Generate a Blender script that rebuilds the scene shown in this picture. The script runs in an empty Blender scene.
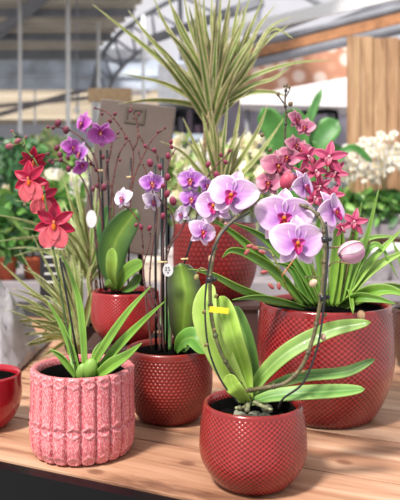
import bpy, math, random
from mathutils import Vector, Matrix, Euler
random.seed(11)
PI = math.pi
F = 680.0; ZC = 1.13; HY = 195.0; TT = 0.75     # focal length in px, eye height, horizon row, table height
scn = bpy.context.scene
col = bpy.context.collection

def at(x, y, Y):                                  # a photo pixel at depth Y
    return Vector(((x-200)*Y/F, Y, ZC-(y-HY)*Y/F))
def lin(c):
    r = []
    for v in c[:3]:
        v = v/255.0
        r.append(v/12.92 if v <= .04045 else ((v+.055)/1.055)**2.4)
    return (r[0], r[1], r[2], 1.0)
def mix(a, b, t):
    t = max(0, min(1, t)); return tuple(a[i]+(b[i]-a[i])*t for i in range(3))
def jit(c, d=10):
    k = random.uniform(-d, d); return tuple(max(0, min(255, v+k+random.uniform(-d/4, d/4))) for v in c)

# ------------------------------------------------------------------ materials
class NT:
    def __init__(s, name, rough=.5):
        s.m = bpy.data.materials.new(name); s.m.use_nodes = True
        s.t = s.m.node_tree; s.b = s.t.nodes['Principled BSDF']; s.out = s.t.nodes['Material Output']
        s.b.inputs['Roughness'].default_value = rough
    def n(s, kind, **kw):
        x = s.t.nodes.new(kind)
        for k, v in kw.items(): setattr(x, k, v)
        return x
    def l(s, a, b): s.t.links.new(a, b)
    def math(s, op, a, b=None, c=None):
        x = s.n('ShaderNodeMath', operation=op)
        for i, v in enumerate((a, b, c)):
            if v is None: continue
            if isinstance(v, (int, float)): x.inputs[i].default_value = v
            else: s.l(v, x.inputs[i])
        return x.outputs[0]
    def obj(s): return s.n('ShaderNodeTexCoord').outputs['Object']
    def mapping(s, vec, scale, rot=(0,0,0)):
        m = s.n('ShaderNodeMapping'); s.l(vec, m.inputs[0])
        m.inputs['Scale'].default_value = scale; m.inputs['Rotation'].default_value = rot
        return m.outputs[0]
    def noise(s, vec, scale, detail=4, rough=.55, dist=0):
        x = s.n('ShaderNodeTexNoise'); s.l(vec, x.inputs['Vector'])
        x.inputs['Scale'].default_value = scale; x.inputs['Detail'].default_value = detail
        x.inputs['Roughness'].default_value = rough; x.inputs['Distortion'].default_value = dist
        return x.outputs['Fac']
    def ramp(s, fac, stops):
        r = s.n('ShaderNodeValToRGB'); s.l(fac, r.inputs[0]); e = r.color_ramp.elements
        while len(e) > 1: e.remove(e[-1])
        e[0].position = stops[0][0]; e[0].color = lin(stops[0][1])
        for p, c in stops[1:]:
            q = e.new(p); q.color = lin(c)
        return r.outputs[0]
    def mixc(s, fac, a, b, mode='MIX'):
        x = s.n('ShaderNodeMix', data_type='RGBA', blend_type=mode)
        for k, v in ((0, fac), (6, a), (7, b)):
            if isinstance(v, (int, float)): x.inputs[k].default_value = v
            elif isinstance(v, tuple): x.inputs[k].default_value = lin(v)
            else: s.l(v, x.inputs[k])
        return x.outputs[2]
    def bump(s, h, strength=.5, dist=.002):
        b = s.n('ShaderNodeBump'); s.l(h, b.inputs['Height'])
        b.inputs['Strength'].default_value = strength; b.inputs['Distance'].default_value = dist
        s.l(b.outputs[0], s.b.inputs['Normal'])
    def base(s, c):
        if isinstance(c, tuple): s.b.inputs['Base Color'].default_value = lin(c)
        else: s.l(c, s.b.inputs['Base Color'])

def plain(name, c, rough=.5, metal=0, var=.12, scale=30):
    k = NT(name, rough); k.b.inputs['Metallic'].default_value = metal
    f = k.noise(k.obj(), scale, 3)
    k.base(k.ramp(f, [(.25, tuple(v*(1-var) for v in c)), (.75, tuple(min(255, v*(1+var)) for v in c))]))
    return k.m
def attr_mat(name, rough, trans, nscale=60, namt=.2, coat=0):
    k = NT(name, rough)
    a = k.n('ShaderNodeAttribute', attribute_name='Col')
    f = k.noise(k.obj(), nscale, 3)
    g = k.ramp(f, [(.3, (255-namt*255,)*3), (.7, (255, 255, 255))])
    c = k.mixc(1.0, a.outputs['Color'], g, 'MULTIPLY'); k.base(c)
    k.b.inputs['Coat Weight'].default_value = coat
    tr = k.n('ShaderNodeBsdfTranslucent'); k.l(c, tr.inputs[0])
    mx = k.n('ShaderNodeMixShader'); mx.inputs[0].default_value = trans
    k.l(k.b.outputs[0], mx.inputs[1]); k.l(tr.outputs[0], mx.inputs[2]); k.l(mx.outputs[0], k.out.inputs[0])
    return k.m

def glaze(name, dark, light, cells, pitch, top, rough=.22, bump=.7, pattern='diamond'):
    k = NT(name, rough)
    sx = k.n('ShaderNodeSeparateXYZ'); k.l(k.obj(), sx.inputs[0])
    th = k.math('ARCTAN2', sx.outputs[1], sx.outputs[0]); z = sx.outputs[2]
    if pattern == 'diamond':
        a = k.math('COSINE', k.math('MULTIPLY', th, cells)); b = k.math('COSINE', k.math('MULTIPLY', z, PI/pitch))
        h = k.math('MULTIPLY', a, b)
        h = k.math('MULTIPLY_ADD', h, .5, .5)
    else:       # beads: rows of shallow knobs, each row offset by half
        row = k.math('FLOOR', k.math('DIVIDE', z, pitch))
        off = k.math('MULTIPLY', k.math('MODULO', row, 2), PI)
        a = k.math('COSINE', k.math('ADD', k.math('MULTIPLY', th, cells), off))
        b = k.math('SINE', k.math('MULTIPLY', k.math('FRACT', k.math('DIVIDE', z, pitch)), PI))
        h = k.math('MULTIPLY', k.math('MULTIPLY_ADD', a, .5, .5), b)
    m = k.math('LESS_THAN', z, top)
    r2 = k.math('ADD', k.math('POWER', sx.outputs[0], 2), k.math('POWER', sx.outputs[1], 2))
    hm = k.math('MULTIPLY', h, m)
    nz = k.noise(k.mapping(k.obj(), (1, 1, 1)), 22, 4)
    c = k.ramp(h, [(.1, dark), (.8, light)])
    c = k.mixc(m, mix(dark, light, .45), c)
    g = k.ramp(nz, [(.3, (215, 205, 205)), (.7, (255, 255, 255))])
    k.base(k.mixc(1.0, c, g, 'MULTIPLY'))
    k.bump(hm, bump, .0016)
    k.b.inputs['Coat Weight'].default_value = .35 if pattern == 'diamond' else .08; k.b.inputs['Coat Roughness'].default_value = .12
    return k.m

M = {}
M['petal'] = attr_mat('petal_tissue', .5, .3, 90, .10)
M['leaf'] = attr_mat('leaf_blade', .45, .22, 25, .16, .06)
M['thin_leaf'] = attr_mat('thin_leaf_blade', .45, .3, 60, .15)
M['stem'] = attr_mat('stem_skin', .5, .0, 150, .35)
M['paint'] = attr_mat('painted_surface', .6, .0, 20, .12)
M['stake'] = plain('black_stake', (28, 27, 30), .35)
M['clip'] = plain('straw_clip', (205, 180, 130), .5)
M['soil'] = plain('bark_soil', (9, 8, 7), .95, 0, .5, 160)
M['soil'].node_tree.nodes['Principled BSDF'].inputs['Specular IOR Level'].default_value = .05
M['moss'] = plain('grey_moss', (120, 120, 105), .95, 0, .35, 120)
M['glaze_front'] = glaze('red_woven_glaze_small', (106, 14, 16), (166, 42, 38), 58, .0030, .101)
M['glaze_mid'] = glaze('brick_beaded_glaze', (112, 26, 20), (152, 52, 42), 62, .0052, .113, .36, .7, 'beads')
M['glaze_big'] = glaze('red_woven_glaze_large', (104, 15, 18), (158, 42, 42), 70, .0042, .184)
M['glaze_high'] = glaze('scarlet_woven_glaze', (128, 14, 18), (172, 36, 38), 56, .0032, .095)
M['glaze_back'] = glaze('deep_red_scale_glaze', (108, 14, 16), (142, 28, 28), 54, .0105, .166, .4, .6, 'beads')
M['glaze_plain'] = glaze('cherry_smooth_glaze', (158, 18, 34), (172, 26, 42), 60, .006, .0, .15, .05)
M['glaze_brown'] = glaze('dark_brown_woven_glaze', (50, 30, 28), (100, 66, 56), 50, .005, .122)
def mk_pink():
    k = NT('speckled_pink_glaze', .35)
    a = k.n('ShaderNodeAttribute', attribute_name='Col')
    f = k.noise(k.mapping(k.obj(), (1, 1, .45)), 620, 2, .6)
    g = k.ramp(f, [(.42, (160, 40, 54)), (.50, (196, 96, 104)), (.60, (228, 184, 184))])
    k.base(k.mixc(.46, a.outputs['Color'], g)); k.bump(f, .15, .0004)
    k.b.inputs['Coat Weight'].default_value = .25
    return k.m
M['glaze_pink'] = mk_pink()
def mk_wood(name, cols, gap=False, stretch=(1.4, 26, 26), knots=True):
    k = NT(name, .55)
    a = k.n('ShaderNodeAttribute', attribute_name='Col')
    va = k.n('ShaderNodeVectorMath', operation='ADD'); k.l(k.obj(), va.inputs[0])
    sc = k.n('ShaderNodeVectorMath', operation='SCALE'); k.l(a.outputs['Color'], sc.inputs[0]); sc.inputs[3].default_value = 7.0
    k.l(sc.outputs[0], va.inputs[1]); v = va.outputs[0]
    f = k.noise(k.mapping(v, stretch), 3.0, 6, .62, .6)
    f2 = k.noise(k.mapping(v, (stretch[0]*.5, stretch[1]*.25, stretch[2]*.25)), 2.0, 2)
    c = k.ramp(f, [(.32, cols[0]), (.43, cols[1]), (.54, cols[2]), (.68, cols[3])])
    tone = k.ramp(f2, [(.3, (225, 205, 195)), (.7, (255, 250, 245))])
    c = k.mixc(1.0, c, tone, 'MULTIPLY')
    if knots:
        w = k.n('ShaderNodeTexVoronoi', voronoi_dimensions='2D'); k.l(k.mapping(v, (5.6, 8.0, 8.0)), w.inputs[0]); w.inputs['Scale'].default_value = 1.0
        w.inputs['Randomness'].default_value = 1.0
        kn = k.ramp(w.outputs['Distance'], [(.0, (255, 255, 255)), (.05, (235, 235, 235)), (.085, (120, 120, 120)), (.17, (0, 0, 0))])
        c = k.mixc(k.math('MULTIPLY', kn, .8), c, (96, 56, 38))
    k.base(c); k.bump(f, .3, .0012)
    return k.m
M['table_wood'] = mk_wood('warm_plank_wood', [(112, 78, 60), (170, 132, 106), (190, 154, 128), (206, 178, 154)], stretch=(.8, 9, 9))
M['fence_wood'] = mk_wood('pale_board_wood', [(136, 106, 78), (172, 140, 106), (190, 158, 122), (206, 178, 146)], stretch=(9, 9, .8))
M['timber'] = plain('brown_timber', (168, 118, 82), .6, 0, .15, 12)
M['black_metal'] = plain('black_steel', (8, 8, 12), .35, 0)
M['black_metal'].node_tree.nodes['Principled BSDF'].inputs['Specular IOR Level'].default_value = .2
M['dark_box'] = plain('dark_brown_board', (58, 34, 32), .6)
M['sign'] = plain('taupe_sign_plate', (88, 74, 67), .45, 0, .10, 14)
M['sign_dark'] = plain('taupe_sign_relief', (70, 58, 44), .5)
M['grey_board'] = plain('grey_bench_board', (140, 132, 136), .7, 0, .1, 8)
M['terracotta'] = plain('terracotta', (176, 84, 54), .8)
M['white_pot'] = plain('white_ceramic', (226, 222, 224), .35)
M['roof_grey'] = plain('grey_corrugated_roof', (196, 188, 176), .8, 0, .14, 1.2)
M['white_paint'] = plain('white_painted_steel', (244, 244, 246), .5, 0, .05)
M['grey_steel'] = plain('grey_steel', (128, 130, 138), .5, 0, .1, 3)
M['blue_grey'] = plain('blue_grey_glazing', (184, 192, 206), .4, 0, .2, 2)
M['concrete'] = plain('concrete_floor', (150, 146, 142), .85, 0, .12, 3)
M['white_panel'] = plain('white_translucent_panel', (182, 182, 190), .6, 0, .04, 1)
M['mauve_wall'] = plain('mauve_grey_wall', (138, 132, 146), .7, 0, .08, 3)
M['globe'] = plain('white_globe', (250, 250, 245), .2)
M['plastic'] = plain('crumpled_white_plastic', (176, 172, 178), .35, 0, .1, 18)
M['roof_tan'] = plain('tan_tiles', (196, 168, 138), .9, 0, .22, 2)
def mk_logs():
    k = NT('log_end_picture', .7)
    sx = k.n('ShaderNodeSeparateXYZ'); k.l(k.obj(), sx.inputs[0])
    cb = k.n('ShaderNodeCombineXYZ'); k.l(sx.outputs[0], cb.inputs[0]); k.l(sx.outputs[2], cb.inputs[1])
    w = k.n('ShaderNodeTexVoronoi'); k.l(cb.outputs[0], w.inputs[0]); w.inputs['Scale'].default_value = 5.4
    w.inputs['Randomness'].default_value = .75
    k.base(k.ramp(w.outputs['Distance'], [(.0, (226, 190, 172)), (.12, (246, 226, 216)), (.40, (240, 208, 192)), (.46, (214, 160, 134)), (.6, (200, 142, 114))]))
    return k.m
M['logs'] = mk_logs()

# ------------------------------------------------------------------ mesh building
ORG = {}
class MB:
    def __init__(s): s.v = []; s.f = []; s.c = []
    def add(s, vs, fs, cs):
        o = len(s.v); s.v += [Vector(v) for v in vs]; s.f += [tuple(i+o for i in f) for f in fs]
        if isinstance(cs, tuple): cs = [cs]*len(vs)
        s.c += cs
        return s
    def box(s, a, b, c=(200, 200, 200), mat=None):
        x0, y0, z0 = a; x1, y1, z1 = b
        vs = [Vector(p) for p in ((x0,y0,z0),(x1,y0,z0),(x1,y1,z0),(x0,y1,z0),(x0,y0,z1),(x1,y0,z1),(x1,y1,z1),(x0,y1,z1))]
        if mat: vs = [mat @ v for v in vs]
        return s.add(vs, [(0,3,2,1),(4,5,6,7),(0,1,5,4),(1,2,6,5),(2,3,7,6),(3,0,4,7)], c)
    def bar(s, p, q, w, h, c=(200, 200, 200)):      # box beam between two points
        p, q = Vector(p), Vector(q); d = (q-p); L = d.length; d.normalize()
        up = Vector((0, 0, 1)) if abs(d.z) < .95 else Vector((0, 1, 0))
        r = d.cross(up).normalized(); u = r.cross(d)
        vs = []
        for e in (p, q):
            for a, b in ((-1,-1),(1,-1),(1,1),(-1,1)): vs.append(e+r*a*w/2+u*b*h/2)
        return s.add(vs, [(3,2,1,0),(4,5,6,7),(0,1,5,4),(1,2,6,5),(2,3,7,6),(3,0,4,7)], c)
    def lathe(s, prof, n=64, c=(180, 50, 50), loc=(0,0,0), fn=None):
        vs = []; cs = []; fs = []
        for j, (r, z) in enumerate(prof):
            for i in range(n):
                a = 2*PI*i/n; rr = r; cc = c
                if fn: rr, cc = fn(a, r, z, j)
                vs.append(Vector((rr*math.cos(a)+loc[0], rr*math.sin(a)+loc[1], z+loc[2]))); cs.append(cc)
        for j in range(len(prof)-1):
            for i in range(n):
                k = (i+1) % n; fs.append((j*n+i, j*n+k, (j+1)*n+k, (j+1)*n+i))
        return s.add(vs, fs, cs)
    def ball(s, p, rx, ry=None, rz=None, c=(200,60,100), c2=None, n=10, m=7, axis=None):
        ry = ry or rx; rz = rz or rx; p = Vector(p)
        q = Vector((0,0,1)).rotation_difference(Vector(axis).normalized()) if axis is not None else None
        vs = []; cs = []; fs = []
        for j in range(m+1):
            t = PI*j/m
            for i in range(n):
                a = 2*PI*i/n
                v = Vector((rx*math.sin(t)*math.cos(a), ry*math.sin(t)*math.sin(a), -rz*math.cos(t)))
                if q: v = q @ v
                vs.append(p+v); cs.append(mix(c, c2, j/m) if c2 else c)
        for j in range(m):
            for i in range(n):
                k = (i+1) % n; fs.append((j*n+i, j*n+k, (j+1)*n+k, (j+1)*n+i))
        return s.add(vs, fs, cs)
    def tube(s, pts, r0, r1=None, c=(90, 60, 50), c2=None, seg=7, sub=6):
        r1 = r0 if r1 is None else r1; P = spline(pts, sub); n = len(P); vs = []; cs = []; fs = []
        up = None
        for i, p in enumerate(P):
            t = (P[min(i+1, n-1)]-P[max(i-1, 0)]).normalized()
            if up is None: up = t.orthogonal().normalized()
            up = (up-t*up.dot(t)).normalized(); b = t.cross(up)
            r = r0+(r1-r0)*i/(n-1)
            for k in range(seg):
                a = 2*PI*k/seg; vs.append(p+(up*math.cos(a)+b*math.sin(a))*r); cs.append(mix(c, c2, i/(n-1)) if c2 else c)
        for i in range(n-1):
            for k in range(seg):
                q = (k+1) % seg; fs.append((i*seg+k, i*seg+q, (i+1)*seg+q, (i+1)*seg+k))
        fs.append(tuple(range(seg-1, -1, -1))); fs.append(tuple((n-1)*seg+k for k in range(seg)))
        return s.add(vs, fs, cs)
    def build(s, name, mat, parent=None, origin=None, smooth=True, thick=0, bevel=0):
        if origin is None: origin = ORG[parent.name] if parent else Vector((0,0,0))
        origin = Vector(origin)
        me = bpy.data.meshes.new(name); me.from_pydata([v-origin for v in s.v], [], s.f)
        ca = me.color_attributes.new('Col', 'FLOAT_COLOR', 'POINT')
        flat = []
        for c in s.c: flat += lin(c)
        ca.data.foreach_set('color', flat)
        me.materials.append(mat)
        if smooth: me.polygons.foreach_set('use_smooth', [True]*len(me.polygons))
        me.update()
        o = bpy.data.objects.new(name, me); col.objects.link(o)
        ORG[o.name] = origin
        if parent: o.parent = parent; o.location = origin-ORG[parent.name]
        else: o.location = origin
        if thick:
            m = o.modifiers.new('thickness', 'SOLIDIFY'); m.thickness = thick; m.offset = 0
        if bevel:
            m = o.modifiers.new('edges', 'BEVEL'); m.width = bevel; m.segments = 2; m.limit_method = 'ANGLE'
        return o
def spline(pts, sub=6):
    pts = [Vector(p) for p in pts]
    if len(pts) < 3 and len(pts) == 2: return [pts[0].lerp(pts[1], i/sub) for i in range(sub+1)]
    P = [pts[0]*2-pts[1]]+pts+[pts[-1]*2-pts[-2]]; out = []
    for i in range(1, len(P)-2):
        a, b, c, d = P[i-1], P[i], P[i+1], P[i+2]
        for k in range(sub):
            t = k/sub
            out.append(.5*((2*b)+(c-a)*t+(2*a-5*b+4*c-d)*t*t+(3*b-a-3*c+d)*t**3))
    out.append(pts[-1]); return out

def thing(name, label, cat, loc, group=None):
    o = bpy.data.objects.new(name, None); col.objects.link(o); o.location = loc; o.empty_display_size = .03
    o['label'] = label; o['category'] = cat
    if group: o['group'] = group
    ORG[o.name] = Vector(loc); return o
def tag(o, label, cat, group=None):
    o['label'] = label; o['category'] = cat
    if group: o['group'] = group
    return o
def struct(o): o['kind'] = 'structure'; return o
def copy_tree(o, parent=None):
    c = o.copy(); col.objects.link(c)
    if parent: c.parent = parent
    for ch in [x for x in bpy.data.objects if x.parent == o]: copy_tree(ch, c)
    return c
def retag(o, loc, rz, label, s=1.0):
    o.location = loc; o.rotation_euler = (0, 0, rz); o['label'] = label; o.scale = (s, s, s)

# ------------------------------------------------------------------ leaves
VIEW = Vector((0, -1, 0))
def leaf(mb, pts, w, base=(110, 150, 50), edge=None, tilt=30, fold=.18, mid=None, tipc=None, base_w=.45, peak=.5, pointy=1.0, sub=6, view=None, ns=3):
    """strap or oval blade along pts, w = full width in metres, turned by tilt out of the plane facing the viewer"""
    P = spline(pts, sub); n = len(P); vs = []; cs = []; fs = []
    tl = math.radians(tilt); V = view or VIEW
    prev = None; m = 2*ns+1
    for i, p in enumerate(P):
        t = i/(n-1); T = (P[min(i+1, n-1)]-P[max(i-1, 0)]).normalized()
        L = T.cross(V)
        if L.length < .15: L = T.cross(Vector((.3, -.2, 1)))
        L.normalize()
        if prev is not None and L.dot(prev) < 0: L = -L
        prev = L.copy()
        N = L.cross(T).normalized()
        if N.dot(V) < 0: N = -N
        L2 = (L*math.cos(tl)+N*math.sin(tl)).normalized(); N2 = (N*math.cos(tl)-L*math.sin(tl)).normalized()
        if t < peak: q = base_w+(1-base_w)*math.sin(PI/2*t/peak)
        else: q = max(0, 1-((t-peak)/(1-peak))**(2.0/pointy if pointy <= 1 else 1.6/pointy))**(.5 if pointy < 1 else .85)
        hw = w/2*max(q, .02)
        for k in range(-ns, ns+1):
            s_ = k/ns
            vs.append(p+L2*hw*s_+N2*hw*fold*2*(abs(s_)**1.3-.5))
            c = base
            if edge: c = mix(base, edge, (abs(s_)-.25)/.6)
            if mid and k == 0: c = mix(c, mid, .6)
            if tipc: c = mix(c, tipc, t**2)
            cs.append(c)
    for i in range(n-1):
        for k in range(m-1): fs.append((i*m+k, i*m+k+1, (i+1)*m+k+1, (i+1)*m+k))
    mb.add(vs, fs, cs); return mb
def px_leaf(root, pts, Y, wpx, name='leaf', **kw):
    """pts: (x, y[, Y]) pixels; blade as its own part"""
    P = [at(p[0], p[1], p[2] if len(p) > 2 else Y) for p in pts]
    if wpx > 8: kw.setdefault('ns', 6); kw.setdefault('sub', 8)
    tilt = kw.get('tilt', 30); w = wpx*Y/F/math.cos(math.radians(tilt))
    mb = MB(); leaf(mb, P, w, **kw)
    return mb.build(name, kw.get('mat', M['leaf']) if False else M['leaf'], root, thick=.0012)

# ------------------------------------------------------------------ flowers
def frame(yaw=0, pitch=0, roll=0):
    R = Matrix.Rotation(math.radians(yaw), 3, 'Z') @ Matrix.Rotation(math.radians(pitch), 3, 'X') @ Matrix.Rotation(math.radians(roll), 3, 'Y')
    return R
def petal(mb, C, R, S, ang, ln, wd, colf, a=.8, b=.6, cup=.12, bend=.1, off=0, nt=9, nsd=5, claw=0, z0=0, notch=0):
    """petal from the flower centre C; ang from up, clockwise; S = unit size in m; colf(t, s) -> rgb"""
    ca, sa = math.cos(math.radians(ang)), math.sin(math.radians(ang)); vs = []; cs = []; fs = []
    m = 2*nsd+1
    for i in range(nt+1):
        t = i/nt
        w = wd*.5*max(.0, math.sin(PI*min(1, max(0.0, t))**a))**b if 0 < t < 1 else 0
        w = max(w, .02 if t == 0 else .004)
        for k in range(-nsd, nsd+1):
            s_ = k/nsd
            x = s_*w; y = ln*t+off
            if notch: y -= notch*math.exp(-(s_*3.2)**2)*t**3
            d = z0+cup*(s_*s_)*w*2.0 - bend*t*t*ln + .015*math.sin(7*t+5*s_)
            X = x*ca+y*sa; Z = -x*sa+y*ca
            vs.append(C+R @ Vector((X*S, -d*S, Z*S))); cs.append(colf(t, s_))
    for i in range(nt):
        for k in range(m-1): fs.append((i*m+k, i*m+k+1, (i+1)*m+k+1, (i+1)*m+k))
    mb.add(vs, fs, cs)

PAL = {  # centre, middle, rim, lip, lip centre
 'light': ((182, 104, 208), (222, 170, 222), (246, 226, 240), (196, 14, 130), (236, 130, 40)),
 'violet': ((150, 44, 172), (188, 104, 206), (226, 190, 232), (186, 70, 104), (240, 190, 110)),
 'deep': ((152, 30, 150), (192, 84, 188), (222, 150, 220), (150, 30, 120), (240, 180, 90)),
 'white': ((206, 170, 224), (240, 222, 244), (250, 242, 250), (180, 50, 150), (230, 160, 80)),
 'muted': ((160, 50, 100), (200, 108, 146), (222, 166, 178), (150, 20, 70), (220, 140, 60)),
}
def phal(root, x, y, Y, half, yaw=0, pitch=-8, roll=0, pal='light', label=None):
    """moth orchid bloom: flower (three sepals) > petal, petal, lip"""
    C = at(x, y, Y); S = half*Y/F; R = frame(yaw, pitch, roll); c0, c1, c2, lc, lo = PAL[pal]
    def cf(t, s_):
        c = mix(c0, c1, t/.45) if t < .45 else mix(c1, c2, (t-.45)/.5)
        c = mix(c, c2, (abs(s_)-.55)/.5)
        if abs(math.sin(s_*9)) > .93 and t < .8: c = mix(c, c0, .25)
        return c
    mb = MB()
    petal(mb, C, R, S, 0, 1.04, .66, cf, .85, .7, .18, .12, z0=-.06)
    petal(mb, C, R, S, 140, .86, .56, cf, .8, .7, .16, .10, z0=-.06)
    petal(mb, C, R, S, -140, .86, .56, cf, .8, .7, .16, .10, z0=-.06)
    fl = mb.build('flower', M['petal'], root, origin=C, thick=.0007)
    for sg in (1, -1):
        mb = MB(); petal(mb, C, R, S, 67*sg, 1.05, 1.18, cf, .62, .55, .12, .16, nt=12, nsd=7, z0=.02)
        mb.build('petal', M['petal'], fl, thick=.0007)
    mb = MB()
    lf = lambda t, s_: mix(lo, lc, t*1.6+abs(s_)*.5-.1)
    petal(mb, C, R, S, 180, .40, .30, lf, .8, .6, .5, -.25, z0=.12, nt=6, nsd=3)
    petal(mb, C, R, S, 65, .26, .26, lambda t, s_: mix(lc, c1, .15+.3*t), .7, .6, .5, -.5, z0=.10, nt=5, nsd=3)
    petal(mb, C, R, S, -65, .26, .26, lambda t, s_: mix(lc, c1, .15+.3*t), .7, .6, .5, -.5, z0=.10, nt=5, nsd=3)
    mb.ball(C+R @ Vector((0, -.16*S, .02*S)), .07*S, .11*S, .07*S, c=lo)
    mb.ball(C+R @ Vector((0, -.13*S, .12*S)), .06*S, .10*S, .08*S, c=mix(c2, lc, .35))
    mb.build('lip', M['petal'], fl, thick=.0006, )
    return fl
def star(root, x, y, Y, half, yaw=0, pitch=-10, roll=0, c=((150, 20, 70), (206, 50, 110), (226, 110, 150)), lipc=((240, 190, 200), (190, 30, 80)), wd=.44, angs=(0, 68, -68, 132, -132), bend=.15):
    """cymbidium-like bloom with five narrow pointed tepals"""
    C = at(x, y, Y); S = half*Y/F; R = frame(yaw, pitch, roll)
    cf = lambda t, s_: mix(mix(c[0], c[1], t/.4), c[2], (abs(s_)-.3)*.6+(t-.7)*.5)
    mb = MB()
    for a_ in (angs[0], angs[3], angs[4]): petal(mb, C, R, S, a_, 1.0, wd, cf, .8, .85, .3, bend, z0=-.05, nt=8, nsd=3)
    fl = mb.build('flower', M['petal'], root, origin=C, thick=.0007)
    for a_ in angs[1:3]:
        mb = MB(); petal(mb, C, R, S, a_, .98, wd*1.05, cf, .8, .85, .3, bend*.5, z0=.0, nt=8, nsd=3)
        mb.build('petal', M['petal'], fl, thick=.0007)
    mb = MB(); petal(mb, C, R, S, 180, .5, .34, lambda t, s_: mix(lipc[0], lipc[1], t), .8, .6, .6, -.1, z0=.14, nt=6, nsd=3)
    mb.ball(C+R @ Vector((0, -.16*S, .03*S)), .07*S, .14*S, .07*S, c=lipc[0])
    mb.build('lip', M['petal'], fl, thick=.0006)
    return fl
def cambria(root, x, y, Y, half, yaw=0, pitch=-6, roll=0):
    """crimson bloom with a broad two-lobed coral lip"""
    C = at(x, y, Y); S = half*Y/F; R = frame(yaw, pitch, roll)
    cf = lambda t, s_: mix((140, 0, 50), (206, 6, 70), .3+t*.5+abs(s_)*.4)
    mb = MB()
    petal(mb, C, R, S, 0, 1.08, .56, cf, .85, .75, .25, .12, z0=-.05)
    for a_ in (106, -106): petal(mb, C, R, S, a_, 1.0, .52, cf, .9, .75, .25, .12, z0=-.05)
    fl = mb.build('flower', M['petal'], root, origin=C, thick=.0008)
    for a_ in (54, -54):
        mb = MB(); petal(mb, C, R, S, a_, 1.02, .52, cf, .85, .75, .25, .10, z0=.02)
        mb.build('petal', M['petal'], fl, thick=.0008)
    lf = lambda t, s_: mix((184, 10, 50), (240, 112, 124), (t-.1)*2.1+abs(s_)*.4)
    mb = MB(); petal(mb, C, R, S, 159, 1.2, .86, lf, 1.35, .6, .04, .10, z0=.12, nt=12, nsd=6); petal(mb, C, R, S, 201, 1.2, .86, lf, 1.35, .6, .04, .12, z0=.135, nt=12, nsd=6); petal(mb, C, R, S, 180, .8, .6, lf, 1, .6, .04, .05, z0=.15, nt=8, nsd=4)
    lp = mb.build('lip', M['petal'], fl, thick=.0008)
    mb = MB(); mb.ball(C+R @ Vector((0, -.20*S, -.14*S)), .10*S, .07*S, .18*S, c=(238, 120, 20))
    mb.ball(C+R @ Vector((0, -.24*S, .08*S)), .07*S, .07*S, .09*S, c=(245, 200, 170), c2=(230, 90, 40))
    mb.build('crest', M['petal'], lp)
    return fl
def bud(root, x, y, Y, rpx, c=(190, 60, 110), c2=(140, 40, 60), ax=(0.3, -.2, 1), el=1.25, stalk=None, name='bud'):
    r = rpx*Y/F*(.72 if rpx < 6 else 1); C = at(x, y, Y); mb = MB()
    a = Vector(ax).normalized(); 
    mb.ball(C, r, r*.95, r*el, c=c2, c2=c, n=12, m=8, axis=a)
    # seam lobes
    mb.ball(C+Vector((r*.28, -r*.18, 0)), r*.72, r*.7, r*el*.93, c=mix(c2, (255, 255, 255), .08), c2=mix(c, (255, 255, 255), .12), n=10, m=7, axis=a)
    if stalk: mb.tube([C-a*r*el*.8, at(stalk[0], stalk[1], Y)], r*.22, r*.28, c2 if False else (120, 80, 60), sub=2, seg=5)
    return mb.build(name, M['petal'], root, origin=C)
def stem(root, pts, Y, r0, r1=None, c=(110, 74, 60), c2=None, name='flower_stem'):
    P = [at(p[0], p[1], p[2] if len(p) > 2 else Y) for p in pts]; s = Y/F
    mb = MB(); mb.tube(P, r0*s, (r1 if r1 is not None else r0)*s, c, c2)
    # nodes along the stem
    for q in spline(P, 2)[1:-1:2]: mb.ball(q, r0*s*1.35, c=mix(c, (60, 50, 40), .3), n=7, m=5)
    return mb.build(name, M['stem'], root)
def stake(root, a, b, Y, Yb=None, r=.9):
    mb = MB(); mb.tube([at(a[0], a[1], Y), at(b[0], b[1], Yb or Y)], r*Y/F, r*Y/F, (30, 30, 32), sub=2)
    return mb.build('support_stake', M['stake'], root)
def clip(root, x, y, Y, w=4):
    s = Y/F; C = at(x, y, Y); mb = MB(); mb.box((C.x-w*s, C.y-1.6*s, C.z-.7*s), (C.x+w*s, C.y+1.6*s, C.z+.7*s), (205, 180, 130))
    mb.ball(C+Vector((w*s, 0, 0)), 1.3*s, c=(205, 180, 130), n=8, m=5)
    return mb.build('stem_clip', M['clip'], root, origin=C)

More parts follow.
